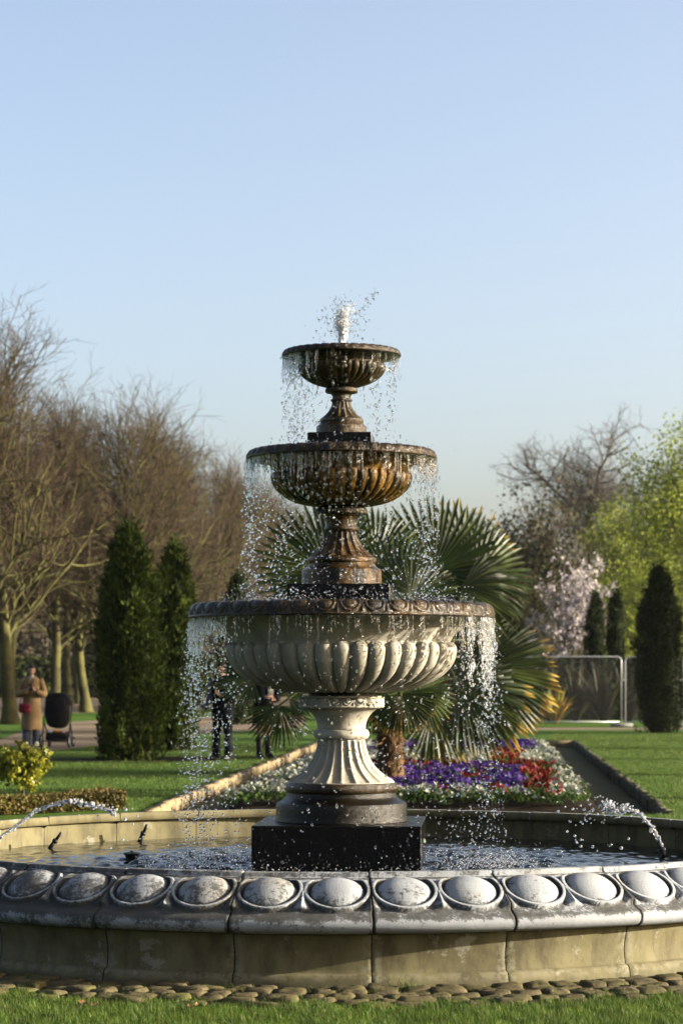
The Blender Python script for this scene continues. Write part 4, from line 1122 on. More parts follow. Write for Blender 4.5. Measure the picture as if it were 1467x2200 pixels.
M['conifer_dark'] = leaf_mat("dark_yew_sprays", [(0.007, 0.012, 0.004), (0.010, 0.017, 0.005), (0.018, 0.026, 0.007)], .6, .1, spec=.05)
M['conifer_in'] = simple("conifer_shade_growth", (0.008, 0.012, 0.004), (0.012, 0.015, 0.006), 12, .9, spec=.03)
p = W(280, 1634); conifer("columnar_conifer", "tall broad dark green conifer column, front one of the left pair", p, 3.9, .53, 560, 1, M['conifer'])
p = W(282, 1630); conifer("columnar_conifer", "slim conifer spire growing against the back of the tall broad one", p + Vector((-.16, .30, 0)), 4.1, .38, 260, 5, M['conifer'])
p = W(374, 1613); conifer("columnar_conifer", "tall conifer column standing half hidden behind the left one", p, 3.95, .46, 420, 2, M['conifer'])
p = W(510, 1557); conifer("columnar_conifer", "small dark conifer whose tip shows over the large bowl's left rim", p, 4.5, .48, 240, 3, M['conifer_dark'])
p = W(1414, 1574); conifer("columnar_conifer", "dark conifer column in front of the wire fence at the right edge", p, 4.15, .56, 520, 4, M['conifer_dark'])
p = G(0, 0); q = WD(1277, 1450, 76); conifer("columnar_conifer", "left one of two small dark conifers behind the wire fence", (q.x, q.y, 0), 4.1, .36, 240, 6, M['conifer_dark'], (.07, .13))
q = WD(1321, 1450, 77); conifer("columnar_conifer", "right, pointed one of two small dark conifers behind the wire fence", (q.x, q.y, 0), 4.25, .32, 240, 7, M['conifer_dark'], (.07, .13))

# ---- leafy and twiggy trees on the right
def leafy_tree(name, label, cat, loc, spec, seed, bark, leafm, per, spread, leaf, sides, twigs=None, sc=1.0, group=None, keep=1.0):
    segs, tips = skeleton(seed, spec); rng = np.random.default_rng(seed)
    t = thing(name, label, cat, loc, rng.uniform(0, 6.28), group); t.scale = (sc,) * 3
    link("trunk", segs_mesh("trunk", [s for s in segs if s[4] <= 1], bark, sides), t)
    tw = segs_mesh("crown", [s for s in segs if s[4] > 1], twigs or bark, sides); cr = link("crown", tw, t)
    tips = tips[rng.random(len(tips)) < keep]
    k = np.repeat(np.arange(len(tips)), per); n = len(k)
    P = tips[k] + rng.normal(0, spread, (n, 3)); sy = rng.uniform(*leaf, n)
    A = rand_rot(rng, n) * sy[:, None, None]
    V, F = scatter(LEAF_V - np.array([0, .5, 0]), LEAF_F, P, A)
    link("leaves", mesh_np("leaves", V, [F], False, None, [leafm]), cr)
    return t
M['spring'] = leaf_mat("spring_leaves", [(0.120, 0.160, 0.020), (0.165, 0.205, 0.028), (0.210, 0.240, 0.040), (0.135, 0.175, 0.024)], .55, .45, patch=.9)
M['olive'] = leaf_mat("olive_leaves", [(0.021, 0.025, 0.009), (0.036, 0.038, 0.013), (0.025, 0.021, 0.012), (0.046, 0.042, 0.015)], .7, .2)
M['blossom'] = leaf_mat("pale_blossom", [(0.290, 0.255, 0.300), (0.350, 0.315, 0.350), (0.260, 0.245, 0.310), (0.360, 0.320, 0.330)], .6, .3, patch=1.2)
S3 = {0: 10, 1: 5, 2: 3, 3: 3, 4: 3}
green_spec = [dict(len=9.5, rad=.28, wander=.05, trop=.06, segs=9, taper=.9), dict(n=22, len=(5.4, 2.4), rad=.10, ang=(80, 28), wander=.12, trop=.04, t0=.14, segs=6, taper=.75),
              dict(n=10, len=(1.2, 2.4), rad=.03, ang=(30, 70), wander=.14, trop=.02, t0=.15, segs=3), dict(n=6, len=(.5, 1.1), rad=.012, ang=(30, 65), wander=.15, trop=-.02, t0=.1, segs=2, rmin=.006)]
q = WD(1510, 1450, 96); leafy_tree("spring_tree", "tall tree with fresh yellow-green spring leaves at the right edge", "tree", (q.x, q.y, 0), green_spec, 41, M['grey_bark'], M['spring'], 26, .34, (.08, .15), S3, M['grey_twig'], .95, "fresh green trees on the right")
q = WD(1375, 1450, 108); leafy_tree("spring_tree", "lower fresh green tree rising behind the two small conifers", "tree", (q.x, q.y, 0), green_spec, 42, M['grey_bark'], M['spring'], 22, .32, (.09, .16), S3, M['grey_twig'], .76, "fresh green trees on the right")
plane_spec = [dict(len=13.5, rad=.42, wander=.05, trop=.1, segs=9, taper=.6), dict(n=12, len=(7.6, 6.4), rad=.19, ang=(95, 26), wander=.17, trop=.04, t0=.58, segs=9, taper=.8),
              dict(n=15, len=(1.8, 4.2), rad=.07, ang=(35, 75), wander=.2, trop=.03, t0=.2, segs=5), dict(n=11, len=(.8, 1.8), rad=.026, ang=(35, 75), wander=.22, trop=.0, t0=.1, segs=3, rmin=.012), dict(n=4, len=(.35, .8), rad=.014, ang=(30, 70), wander=.2, trop=0, t0=.2, segs=1, rmin=.010)]
q = WD(1264, 1450, 165); mt = bare_tree_meshes(51, plane_spec, 1, M['grey_bark'], M['grey_twig'], {0: 10, 1: 6, 2: 4, 3: 3, 4: 3})
plant_tree("bare_plane_tree", "large bare spreading tree far off against the sky on the right", "tree", (q.x, q.y, 0), mt, 1.0, .97)
bush_spec = [dict(len=4.5, rad=.16, wander=.1, trop=.1, segs=6, taper=.8), dict(n=16, len=(3.4, 2.0), rad=.06, ang=(70, 20), wander=.14, trop=.10, t0=.05, segs=5),
             dict(n=9, len=(.9, 1.9), rad=.022, ang=(25, 60), wander=.15, trop=.07, t0=.1, segs=3), dict(n=7, len=(.4, .9), rad=.010, ang=(25, 60), wander=.15, trop=.05, t0=.1, segs=2, rmin=.008)]
blossom_spec = [dict(len=2.2, rad=.10, wander=.06, trop=.1, segs=4, taper=.5), dict(n=11, len=(3.3, 3.0), rad=.045, ang=(22, 7), wander=.06, trop=.09, t0=.12, segs=6),
                dict(n=9, len=(.5, 1.3), rad=.016, ang=(22, 48), wander=.1, trop=.08, t0=.2, segs=3), dict(n=5, len=(.25, .6), rad=.008, ang=(22, 50), wander=.1, trop=.08, t0=.1, segs=2, rmin=.006)]
q = WD(1214, 1450, 84); leafy_tree("blossom_tree", "small tree in pale pink blossom behind the wire fence", "tree", (q.x, q.y, 0), blossom_spec, 61, M['bark'], M['blossom'], 8, .08, (.07, .12), S3, M['grey_twig'], .97, None, .95)
for i, (px, D, sc, lb) in enumerate(((1085, 98, 1.05, "olive-brown shrubby tree behind the right palm fronds"), (1165, 104, 1.18, "olive-brown shrubby tree left of the pink blossom tree"), (1215, 135, 1.75, "brown bushy tree beneath the big bare tree"), (1010, 120, 1.1, "olive shrubby tree behind the middle of the palm"), (940, 128, .95, "low olive tree on the skyline behind the palm"), (1130, 92, .72, "dark olive shrub above the wire fence"), (1300, 118, 1.05, "olive shrubby tree behind the spring-green foliage"), (1450, 112, .8, "olive shrub behind the right edge conifer"))):
    q = WD(px, 1450, D); leafy_tree("shrubby_tree", lb, "tree", (q.x, q.y, 0), bush_spec, 70 + i, M['grey_bark'], M['olive'], 14 if i != 2 else 3, .30, (.08, .17), S3, M['twig'] if i == 2 else M['grey_twig'], sc, "shrubby trees behind the fence", .8)

# ---- far off: one wooded mass behind everything, and hedges
def mass(name, label, cat, spots, m, leaf, seed, kind='stuff'):
    rng = np.random.default_rng(seed); Ps = []
    for (x, y, rx, ry, h, n) in spots:
        q = rng.normal(0, 1, (n, 3)); q /= np.linalg.norm(q, axis=1, keepdims=True); q *= (.55 + .45 * rng.random(n))[:, None]
        lump = 1 + .22 * np.sin(q[:, 0] * 7 + x) * np.sin(q[:, 2] * 6 + y)
        Ps.append(np.c_[x + q[:, 0] * rx * lump, y + q[:, 1] * ry, np.abs(q[:, 2]) * h * lump])
    P = np.concatenate(Ps); n = len(P); sy = rng.uniform(*leaf, n); A = rand_rot(rng, n) * sy[:, None, None]
    V, F = scatter(LEAF_V - np.array([0, .5, 0]), LEAF_F, P, A)
    return tag(link(name, mesh_np(name, V, [F], False, None, [m])), label, cat, None, kind)
M['wood'] = leaf_mat("far_wood", [(0.028, 0.022, 0.016), (0.040, 0.032, 0.020), (0.024, 0.024, 0.014), (0.036, 0.026, 0.020)], .9, 0)
rw = random.Random(5); spots = []
for i in range(46):
    px = -300 + i * 46; D = rw.uniform(205, 250); q = WD(px, 1450, D); hh = rw.uniform(9, 12) * (1.0 if px < 640 else .82 if px < 1080 else 1.15)
    spots.append((q.x, q.y, rw.uniform(2.6, 4.2), 3, hh, 1500))
mass("far_wood", "brown far-off wood closing the view along the horizon", "wood", spots, M['wood'], (.25, .6), 8)
M['hedge'] = leaf_mat("hedge_leaves", [(0.013, 0.023, 0.007), (0.027, 0.038, 0.009), (0.045, 0.054, 0.013), (0.020, 0.027, 0.009)], .6, .2)
def hedge(name, label, p0, p1, w, h, n, m, leaf, seed, group=None):
    rng = np.random.default_rng(seed); p0, p1 = Vector(p0), Vector(p1); d = (p1 - p0); L = d.length; d.normalize(); nrm = Vector((-d.y, d.x, 0))
    t = thing(name, label, "hedge", p0, 0, group)
    a, b, c = rng.random(n) * L, rng.uniform(-.5, .5, n) * w, rng.random(n) ** .7 * h
    face = rng.integers(0, 3, n); b = np.where(face == 0, -w / 2 + rng.exponential(.04, n), b); c = np.where(face == 1, h - rng.exponential(.04, n) + .03 * np.sin(a * 3.1), c)
    P = np.c_[a * d.x + b * nrm.x, a * d.y + b * nrm.y, np.maximum(c, .02)]; sy = rng.uniform(*leaf, n); A = rand_rot(rng, n) * sy[:, None, None]
    V, F = scatter(LEAF_V - np.array([0, .5, 0]), LEAF_F, P, A); link("foliage", mesh_np("foliage", V, [F], False, None, [m]), t)
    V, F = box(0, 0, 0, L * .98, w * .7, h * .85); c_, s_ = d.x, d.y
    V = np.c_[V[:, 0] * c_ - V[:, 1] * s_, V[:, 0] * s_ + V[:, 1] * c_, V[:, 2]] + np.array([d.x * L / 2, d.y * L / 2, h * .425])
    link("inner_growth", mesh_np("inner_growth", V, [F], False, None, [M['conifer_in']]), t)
    return t
hedge("hedge", "long dark green hedge behind the avenue trunks on the left", (-40, 128, 0), (2, 142, 0), 2.5, 2.6, 16000, M['hedge'], (.15, .35), 1)
hedge("hedge", "dark hedge beyond the wire fence on the right", (3.5, 62, 0), (22, 66, 0), 2.0, 2.0, 12000, M['conifer_dark'], (.10, .25), 2)
M['brown_hedge'] = leaf_mat("browning_box_leaves", [(0.042, 0.036, 0.012), (0.066, 0.060, 0.015), (0.090, 0.060, 0.021), (0.036, 0.045, 0.011), (0.102, 0.072, 0.030)], .55, .25)
p0, p1 = W(-120, 1742), W(248, 1734)
hedge("low_hedge", "low clipped browning hedge just behind the basin's left rim", (p0.x, 10.2, 0), (W(238, 1740).x, 11.9, 0), .55, .20, 9000, M['brown_hedge'], (.02, .045), 3)

# ---- shrub at the left edge
M['shrub'] = leaf_mat("glossy_shrub_leaves", [(0.060, 0.078, 0.009), (0.120, 0.132, 0.012), (0.192, 0.186, 0.018), (0.042, 0.060, 0.009), (0.240, 0.216, 0.030)], .35, .35)
sh_spec = [dict(len=.50, rad=.028, wander=.06, trop=.05, segs=4, taper=.4), dict(n=12, len=(.38, .34), rad=.014, ang=(72, 35), wander=.12, trop=.05, t0=.45, segs=4),
           dict(n=7, len=(.12, .26), rad=.006, ang=(30, 65), wander=.14, trop=.06, t0=.2, segs=3), dict(n=4, len=(.06, .14), rad=.003, ang=(30, 60), wander=.1, trop=.1, t0=.3, segs=1, rmin=.002)]
q = W(50, 1722); leafy_tree("leafy_shrub", "sunlit yellow-green leafy shrub on a bare stem at the left edge", "shrub", (q.x, q.y, 0), sh_spec, 83, M['grey_bark'], M['shrub'], 7, .045, (.055, .10), {0: 8, 1: 5, 2: 3, 3: 3}, M['grey_bark'], .70)
# ---- strap-leaved clumps by the fence
M['strap'] = leaf_mat("strap_leaves", [(0.005, 0.007, 0.003), (0.008, 0.010, 0.004), (0.026, 0.024, 0.010), (0.006, 0.006, 0.003)], .5, .2)
M['strap_orange'] = leaf_mat("orange_strap_leaves", [(0.060, 0.078, 0.012), (0.120, 0.120, 0.018), (0.204, 0.120, 0.018), (0.228, 0.096, 0.018)], .5, .3)
def strap_clump(name, label, loc, n, L, w, seed, m, group=None, arch=.9):
    rng = np.random.default_rng(seed); mb = MB()
    for i in range(n):
        a = rng.uniform(0, 6.28); l = L * rng.uniform(.6, 1.1); lean = abs(rng.normal(.35, .25)); k = 6; tt = np.linspace(0, 1, k)
        r_ = .08 + l * (lean * tt + arch * .4 * lean * tt ** 2.5); z = l * (tt - arch * lean * .75 * tt ** 2.6) + .02
        d = np.array([math.cos(a), math.sin(a)]); s = np.array([-d[1], d[0]]); wd = w * np.clip(np.sin(np.pi * np.clip(tt * .9 + .12, 0, 1)), .05, 1)
        c = np.c_[d[0] * r_, d[1] * r_, z]; o = np.c_[s[0] * wd, s[1] * wd, np.zeros(k)] / 2
        mb.add(np.concatenate([c - o, c + o]), np.array([[j, j + 1, k + j + 1, k + j] for j in range(k - 1)]))
    t = thing(name, label, "plant", loc, 0, group); link("leaf_clump", mb.mesh("leaf_clump", m, True), t)["kind"] = 'stuff'
for i, (px, D, lb) in enumerate(((1235, 72, "dark strap-leaved clump behind the fence, below the blossom tree"), (1295, 71, "dark strap-leaved clump behind the fence, left of the fence joint"), (1350, 72.5, "strap-leaved clump behind the fence, right of the fence joint"), (1180, 73, "dark strap-leaved clump behind the fence beside the palm frond"), (1125, 72, "strap-leaved clump behind the fence and the lower palm fronds"))):
    q = WD(px, 1450, D); strap_clump("strap_leaf_plant", lb, (q.x, q.y, 0), 90, 2.1, .09, 20 + i, M['strap'], "strap-leaved plants behind the fence")
q = W(1192, 1556); strap_clump("orange_leaf_plant", "small orange-tinged strap-leaved plant in front of the wire fence", (q.x, q.y, 0), 46, 1.35, .07, 30, M['strap_orange'])

# ------------------------------------------------------------------ wire fence
def fence_panel(label, a, b):
    a, b = Vector(a), Vector(b); L = (b - a).length; ang = math.atan2(b.y - a.y, b.x - a.x)
    t = thing("fence_panel", label, "fence panel", a, ang, "temporary wire fence panels")
    H0, H1, r = .10, 2.02, .018
    fr = MB()
    fr.add(*path_tube([(0.03, 0, 0.02), (0.03, 0, H1 - .12), (.055, 0, H1 - .04), (.14, 0, H1), (L - .14, 0, H1), (L - .055, 0, H1 - .04), (L - .03, 0, H1 - .12), (L - .03, 0, .02)], r * 1.25, 8))
    fr.add(*path_tube([(.03, 0, H0 + .05), (L - .03, 0, H0 + .05)], r, 8))
    link("frame", fr.mesh("frame", M['galv'], True), t)
    P0, P1 = [], []
    for k in range(1, int(L / .045)): P0.append((k * .045 + .03, 0, H0 + .05)); P1.append((k * .045 + .03, 0, H1))
    for k in range(7): z = H0 + .2 + k * .28; P0.append((.03, .004, z)); P1.append((L - .03, .004, z))
    n = len(P0); V, F = tubes(P0, P1, np.full(n, .0022), np.full(n, .0022), 4)
    link("wire_mesh", mesh_np("wire_mesh", V, [F], False, None, [M['galv_dark']]), t)["kind"] = 'stuff'
    V, F = box(L - .02, 0, .055, .62, .22, .11, 0, .02); link("base_block", mesh_np("base_block", V, [F], True, None, [M['block']]), t)
    V, F = box(L - .0, -.03, 1.35, .09, .05, .035, 0, .006); link("clip", mesh_np("clip", V, [F], True, None, [M['galv']]), t)
M['galv_dark'] = simple("dull_wire", (0.022, 0.024, 0.027), (0.016, 0.017, 0.019), 12, .6)
M['block'] = simple("grey_fence_foot", (0.180, 0.180, 0.174), (0.120, 0.120, 0.120), 20, .8)
fy = W(1337, 1562).y; fx = W(1337, 1562).x
fence_panel("wire fence panel left of the fence joint, behind the palm fronds", (fx - 3.5, fy - .1, 0), (fx - .02, fy, 0))
fence_panel("wire fence panel between the joint and the right edge conifer", (fx + .03, fy, 0), (fx + 1.62, fy + .02, 0))
fence_panel("wire fence panel cut by the right edge of the photo", (fx + 1.70, fy, 0), (fx + 5.2, fy + .1, 0))
fence_panel("wire fence panel hidden mostly behind the lower palm fronds", (fx - 7.1, fy - .3, 0), (fx - 3.56, fy - .12, 0))

# ------------------------------------------------------------------ flower bed
def pansy_meshes(seed, cols, name):
    rng = np.random.default_rng(seed); fo, bl = MB(), MB(); n = 46
    a = rng.uniform(0, 6.28, n); r = .11 * np.sqrt(rng.random(n)); P = np.c_[r * np.cos(a), r * np.sin(a), rng.uniform(0, .09, n)]
    sy = rng.uniform(.04, .075, n); y = np.c_[np.cos(a), np.sin(a), rng.uniform(.2, 1.4, n)]
    fo.add(*scatter(LEAF_V, LEAF_F, P, dirs_to_mats(y, np.tile([0, 0, 1.0], (n, 1)) + rng.normal(0, .3, (n, 3)), sy * .6, sy)))
    for i in range(7 if name == 'white' else 10):
        aa = rng.uniform(0, 6.28); rr = .115 * math.sqrt(rng.random()); c = np.array([rr * math.cos(aa), rr * math.sin(aa), rng.uniform(.085, .145)])
        fac = np.array([rng.normal(0, .5), -.55 + rng.normal(0, .45), .8]); fac /= np.linalg.norm(fac); u, v = frames(fac[None]); u, v = u[0], v[0]
        k = 9; sz = rng.uniform(.022, .032); th = np.arange(k) * 2 * math.pi / k
        lob = sz * (1 + .22 * np.cos(th * 5 / 1.0)); ringv = c + (u * np.cos(th)[:, None] + v * np.sin(th)[:, None]) * lob[:, None] + fac * .004
        bl.add(np.concatenate([[c - fac * .004], ringv]), np.array([[0, j + 1, (j + 1) % k + 1] for j in range(k)]))
    return fo.mesh("foliage", M['pansy_leaf']), bl.mesh("blossoms", cols)
M['pansy_leaf'] = leaf_mat("pansy_leaves", [(0.018, 0.039, 0.011), (0.033, 0.060, 0.012), (0.048, 0.078, 0.018)], .5, .25)
M['violet'] = leaf_mat("violet_petals", [(0.022, 0.008, 0.115), (0.040, 0.014, 0.150), (0.014, 0.008, 0.080), (0.060, 0.020, 0.120)], .6, .25)
M['red'] = leaf_mat("red_petals", [(0.085, 0.004, 0.005), (0.060, 0.003, 0.004), (0.105, 0.010, 0.006)], .6, .25)
M['white'] = leaf_mat("white_petals", [(0.175, 0.190, 0.170), (0.215, 0.222, 0.195), (0.150, 0.170, 0.178)], .6, .25)
protos = {c: [pansy_meshes(s + 7 * k, M[c], c) for s in range(3)] for k, c in enumerate(('violet', 'red', 'white'))}
rf = random.Random(12); bedp = []
s = BS0
while s < BS1:
    step = .235 + .006 * (s - BS0) * .4
    lat = -BW0
    while lat <= BW0:
        l_, s_ = lat + rf.uniform(-.06, .06), s + rf.uniform(-.06, .06); al = abs(l_); u = s_ - BS0
        if al > 1.74: c = 'white' 
        elif u < .5: c = 'white' if rf.random() < .8 else 'red'
        elif u < .75: c = 'red' if rf.random() < .4 else 'white'
        elif l_ > 1.36 and u < 9.5: c = 'red'
        elif l_ < -1.2: c = 'white'
        elif u < 7.4: c = 'violet'
        elif u < 9.0: c = 'red'
        elif u < 14.5: c = 'white'
        else: c = 'violet'
        if c == 'violet' and rf.random() < .03: c = 'red'
        if u > 9 and l_ > 1.0 and c != 'violet': c = 'red' if al < 1.45 else 'white'
        if l_ < -1.2 and rf.random() < .35: lat += .225; continue
        bedp.append((l_, s_, c)); lat += .225
    s += step
cnt = {'violet': 0, 'red': 0, 'white': 0}; rest = {'violet': [], 'red': [], 'white': []}
GL = {'violet': ("violet_pansy", "violet pansy plant in the broad violet block of the flower bed", "violet pansies in the bed"),
      'red': ("red_pansy", "red pansy plant in the red bands of the flower bed", "red pansies in the bed"),
      'white': ("white_pansy", "white pansy plant in the white bands edging the flower bed", "white pansies in the bed")}
def px_of(l_, s_):
    p = G(l_, s_); return 733 + p.x * FPX / (p.y + CAM_D)
for (l_, s_, c) in bedp:
    seen = not (600 < px_of(l_, s_) < 850)
    nm, lb, gr = GL[c]
    h0 = float(bed_h(np.array(l_), np.array(s_)))
    p = G(l_, s_, h0)
    if seen and cnt[c] < 290:
        cnt[c] += 1; fo, bl = protos[c][rf.randrange(3)]
        t = thing(nm, lb, "flower", p, rf.uniform(-3, 3), gr); k_ = rf.uniform(.72, 1.25); t.scale = (k_, k_, k_ * rf.uniform(.8, 1.35))
        link("foliage", fo, t); link("blossoms", bl, t)
    else: rest[c].append((p, rf.uniform(-.5, .5), rf.randrange(3)))
def mesh_arrays(me):
    V = np.empty(len(me.vertices) * 3, np.float32); me.vertices.foreach_get("co", V); F = np.empty(len(me.loops), np.int32); me.loops.foreach_get("vertex_index", F)
    return V.reshape(-1, 3), F.reshape(-1, 3)
for c, L in rest.items():
    if not L: continue
    mb = MB()
    for (p, rz, k) in L:
        cz, sz = math.cos(rz), math.sin(rz); Rm = np.array([[cz, -sz, 0], [sz, cz, 0], [0, 0, 1]]) * 1.1
        for mi, me in enumerate(protos[c][k]):
            V, F = mesh_arrays(me); mb.add(V @ Rm.T + np.array(p), F, mi)
    tag(link("pansies", mb.mesh("pansies", [M['pansy_leaf'], M[c]])), "further %s pansies filling the back of the flower bed" % c, "flowers", None, 'stuff')

# ------------------------------------------------------------------ fan palms
def fan_mats():
    m, nt, b = mat_new("palm_blades")
    at = nt.nodes.new("ShaderNodeAttribute"); at.attribute_name = "tip"
    g = nt.nodes.new("ShaderNodeNewGeometry")
    green = ramp(nt, g.outputs["Random Per Island"], [(0, (0.009, 0.019, 0.005)), (.5, (0.019, 0.033, 0.007)), (1, (0.048, 0.064, 0.012))])
    oi = nt.nodes.new("ShaderNodeObjectInfo")
    tipm = ramp(nt, math_n(nt, 'MULTIPLY', at.outputs["Fac"], math_n(nt, 'ADD', oi.outputs["Alpha"], 0.0)), [(.80, 0.0), (.93, 1.0)])
    c = mixc(nt, tipm, green, (0.260, 0.167, 0.019))
    nt.links.new(c, b.inputs["Base Color"]); b.inputs["Roughness"].default_value = .42; b.inputs["Specular IOR Level"].default_value = 0.16
    t = nt.nodes.new("ShaderNodeBsdfTranslucent"); nt.links.new(mixc(nt, 1.0, c, (1.0, .95, .5), 'MULTIPLY'), t.inputs["Color"])
    mx = nt.nodes.new("ShaderNodeMixShader"); mx.inputs[0].default_value = .35
    nt.links.new(b.outputs[0], mx.inputs[1]); nt.links.new(t.outputs[0], mx.inputs[2]); nt.links.new(mx.outputs[0], nt.nodes["Material Output"].inputs[0])
    return m
M['palm'] = fan_mats()
M['petiole'] = simple("palm_stalk", (0.066, 0.078, 0.021), (0.048, 0.054, 0.018), 10, .5)
M['fibre'] = bark_mat("palm_fibre", (0.030, 0.018, 0.010), (0.096, 0.057, 0.027))
def fan_mesh(seed, nseg=40, half=140, droop=.12, joined=False):
    """Fan blade of folded segments, joined near the hub, free and pointed beyond. Hub at the origin, axis +Y, unit radius."""
    rng = np.random.default_rng(seed); Vs, Fs, tips, n0 = [], [], [], 0
    for i in range(nseg):
        a = R(-half + 2 * half * (i + .5) / nseg) + rng.normal(0, .012); da = R(half / nseg)
        Lr = (1 - .22 * (abs(a) / R(half)) ** 2) * rng.uniform(.93, 1.04)
        st = np.array([.04, .2, .4, .6, .8, .93, 1.0]) * Lr; wd = np.array([.04, .2, .4, .54, .50, .30, .01]) * math.tan(da) * .98
        if joined: wd = np.array([.04, .2, .4, .6, .76, .42, .01]) * math.tan(da) * .98
        wd = np.minimum(wd, st * math.tan(da) * .98)
        dv = np.array([math.sin(a), math.cos(a)]); sv = np.array([math.cos(a), -math.sin(a)])
        cup = .16 * np.abs(math.sin(a)) * st; z = cup - droop * st ** 3 * rng.uniform(.5, 1.5) - .10 * math.cos(a) * st ** 2
        c = np.c_[dv[0] * st, dv[1] * st, z]; o = np.c_[sv[0] * wd, sv[1] * wd, np.zeros(7)]
        ridge = c + np.c_[np.zeros((7, 2)), -wd * .55]
        Vs += [c - o, ridge, c + o]; tips += [st, st, st]
        for k in range(6):
            Fs += [[n0 + k, n0 + 7 + k, n0 + 8 + k, n0 + 1 + k], [n0 + 7 + k, n0 + 14 + k, n0 + 15 + k, n0 + 8 + k]]
        n0 += 21
    return mesh_np("leaf", np.concatenate(Vs), [np.array(Fs)], False, {"tip": np.concatenate(tips)}, [M['palm']])
FANS = [fan_mesh(1), fan_mesh(2, 40, 112, .18, True), fan_mesh(3, 44, 150, .08), fan_mesh(4, 26, 80, .35), fan_mesh(5, 34, 72, .30, True)]
def palm(label, base, D, apex_px, leaves, trunk_r, group="fan palms in the flower bed"):
    t = thing("fan_palm", label, "palm", base, 0, group); B = Vector(base)
    ap = WD(*apex_px, D) - B
    rng = np.random.default_rng(int(D * 10)); k = 26; tt = np.linspace(0, 1, k)
    pts = np.c_[ap.x * tt ** 1.3, ap.y * tt, ap.z * tt]; rad = trunk_r * (1.1 - .1 * tt) * (1 + .10 * rng.normal(0, 1, k))
    V, F = path_tube(pts, rad, 18); V = V + rng.normal(0, .012, V.shape); link("trunk", mesh_np("trunk", V, F, True, None, [M['fibre']]), t)
    n = 1500; q = rng.random(n); a = rng.uniform(0, 6.28, n); P = np.c_[ap.x * q ** 1.3 + trunk_r * 1.0 * np.cos(a), ap.y * q + trunk_r * np.sin(a), ap.z * q]
    y = np.c_[np.cos(a) * .6, np.sin(a) * .6, -1 + rng.normal(0, .6, n)]; sy = rng.uniform(.05, .16, n)
    V, F = scatter(LEAF_V, LEAF_F, P, dirs_to_mats(y + rng.normal(0, .2, (n, 3)), np.c_[np.cos(a), np.sin(a), np.zeros(n)], sy * .18, sy)); link("trunk_fibre", mesh_np("trunk_fibre", V, [F], False, None, [M['fibre']]), t)["kind"] = 'stuff'
    for i, (hx, hy, dD, ang, rad_px, fan, face, yel) in enumerate(leaves):
        DD = D + dD; hub = WD(hx, hy, DD) - B; rr = rad_px * DD / FPX
        an = R(ang); y = Vector((math.cos(an), face[1], math.sin(an))).normalized()
        zh = Vector((face[0], -1.0, face[2])); x = y.cross(zh).normalized(); z = x.cross(y)
        Mx = Matrix(((x.x * rr, y.x * rr, z.x * rr, hub.x), (x.y * rr, y.y * rr, z.y * rr, hub.y), (x.z * rr, y.z * rr, z.z * rr, hub.z), (0, 0, 0, 1)))
        o = link("leaf", FANS[fan], t); o.matrix_local = Mx; o.color = (1, 1, 1, yel)
        a0 = ap + Vector((0, 0, -.1)); mid_ = (a0 + hub) / 2 + Vector((0, 0, .12)); c = smooth_curve([tuple(a0), tuple(mid_), tuple(hub), tuple(hub + y * rr * .06)], 5)
        V, F = path_tube(c, np.linspace(.020, .010, len(c)), 6); V = np.array([(Mx.inverted() @ Vector(v))[:] for v in V])
        link("stalk", mesh_np("stalk", V, F, True, None, [M['petiole']]), o)
    return t
# hub x, hub y (photo pixels), depth offset, direction of the blade axis, radius, fan, facing, yellowing of the tips
pb = W(838, 1700, -.0); Dp = pb.y + CAM_D
palm("fan palm right behind the fountain, fronds showing on both its sides", pb, Dp, (835, 1370), [
    (702, 1228, .2, 138, 165, 0, (.2, -.1, .1), .7), (800, 1215, .8, 80, 135, 1, (.2, .1, .2), .7), (730, 1200, 1.1, 105, 120, 0, (-.2, .2, .3), .6),
    (850, 1265, .0, 95, 135, 2, (.1, .2, .2), .7), (760, 1290, .5, 165, 140, 0, (.0, .1, .4), .6), (690, 1290, .4, 190, 130, 0, (.1, 0, .3), .6), (880, 1290, -.3, 60, 120, 1, (.2, .2, .3), .6),
    (600, 1515, -.4, -95, 95, 3, (.2, -.2, .4), .7), (545, 1462, .2, 170, 85, 1, (.1, -.1, .8), .9), 
    (620, 1500, -.5, 5, 70, 3, (.1, -.1, .9), 1.0), (800, 1500, -.6, -110, 85, 3, (.2, -.2, .4), .9), (860, 1490, -.9, -100, 95, 1, (.2, -.2, .8), 1.0), (900, 1480, -.7, -60, 95, 0, (.3, -.1, .9), .9)], .15)
pb2 = W(930, 1660); Dp2 = pb2.y + CAM_D
palm("fan palm at the right with big drooping yellow-tipped fronds over the flowers", pb2, Dp2, (935, 1385), [
    (930, 1228, .0, 58, 172, 2, (.3, .1, .1), .7), (985, 1215, 1.3, 62, 150, 0, (.4, .2, .1), .95), (1020, 1238, .7, 8, 135, 0, (.2, .2, .3), .6), (990, 1262, -.3, -16, 150, 3, (.3, -.1, .5), .6),
    (895, 1260, .4, 110, 150, 0, (.1, .1, .2), .6), (960, 1290, .6, 30, 130, 1, (.2, .2, .4), .6),
    (1030, 1440, -.3, -12, 182, 4, (.35, -.1, .25), 1.0), (985, 1478, -.6, -30, 178, 4, (.3, -.2, .5), 1.0), (925, 1528, -.9, -48, 130, 3, (.3, -.3, .4), 1.0), 
    (1010, 1385, .6, 10, 110, 0, (.3, 0, .6), .9)], .17)

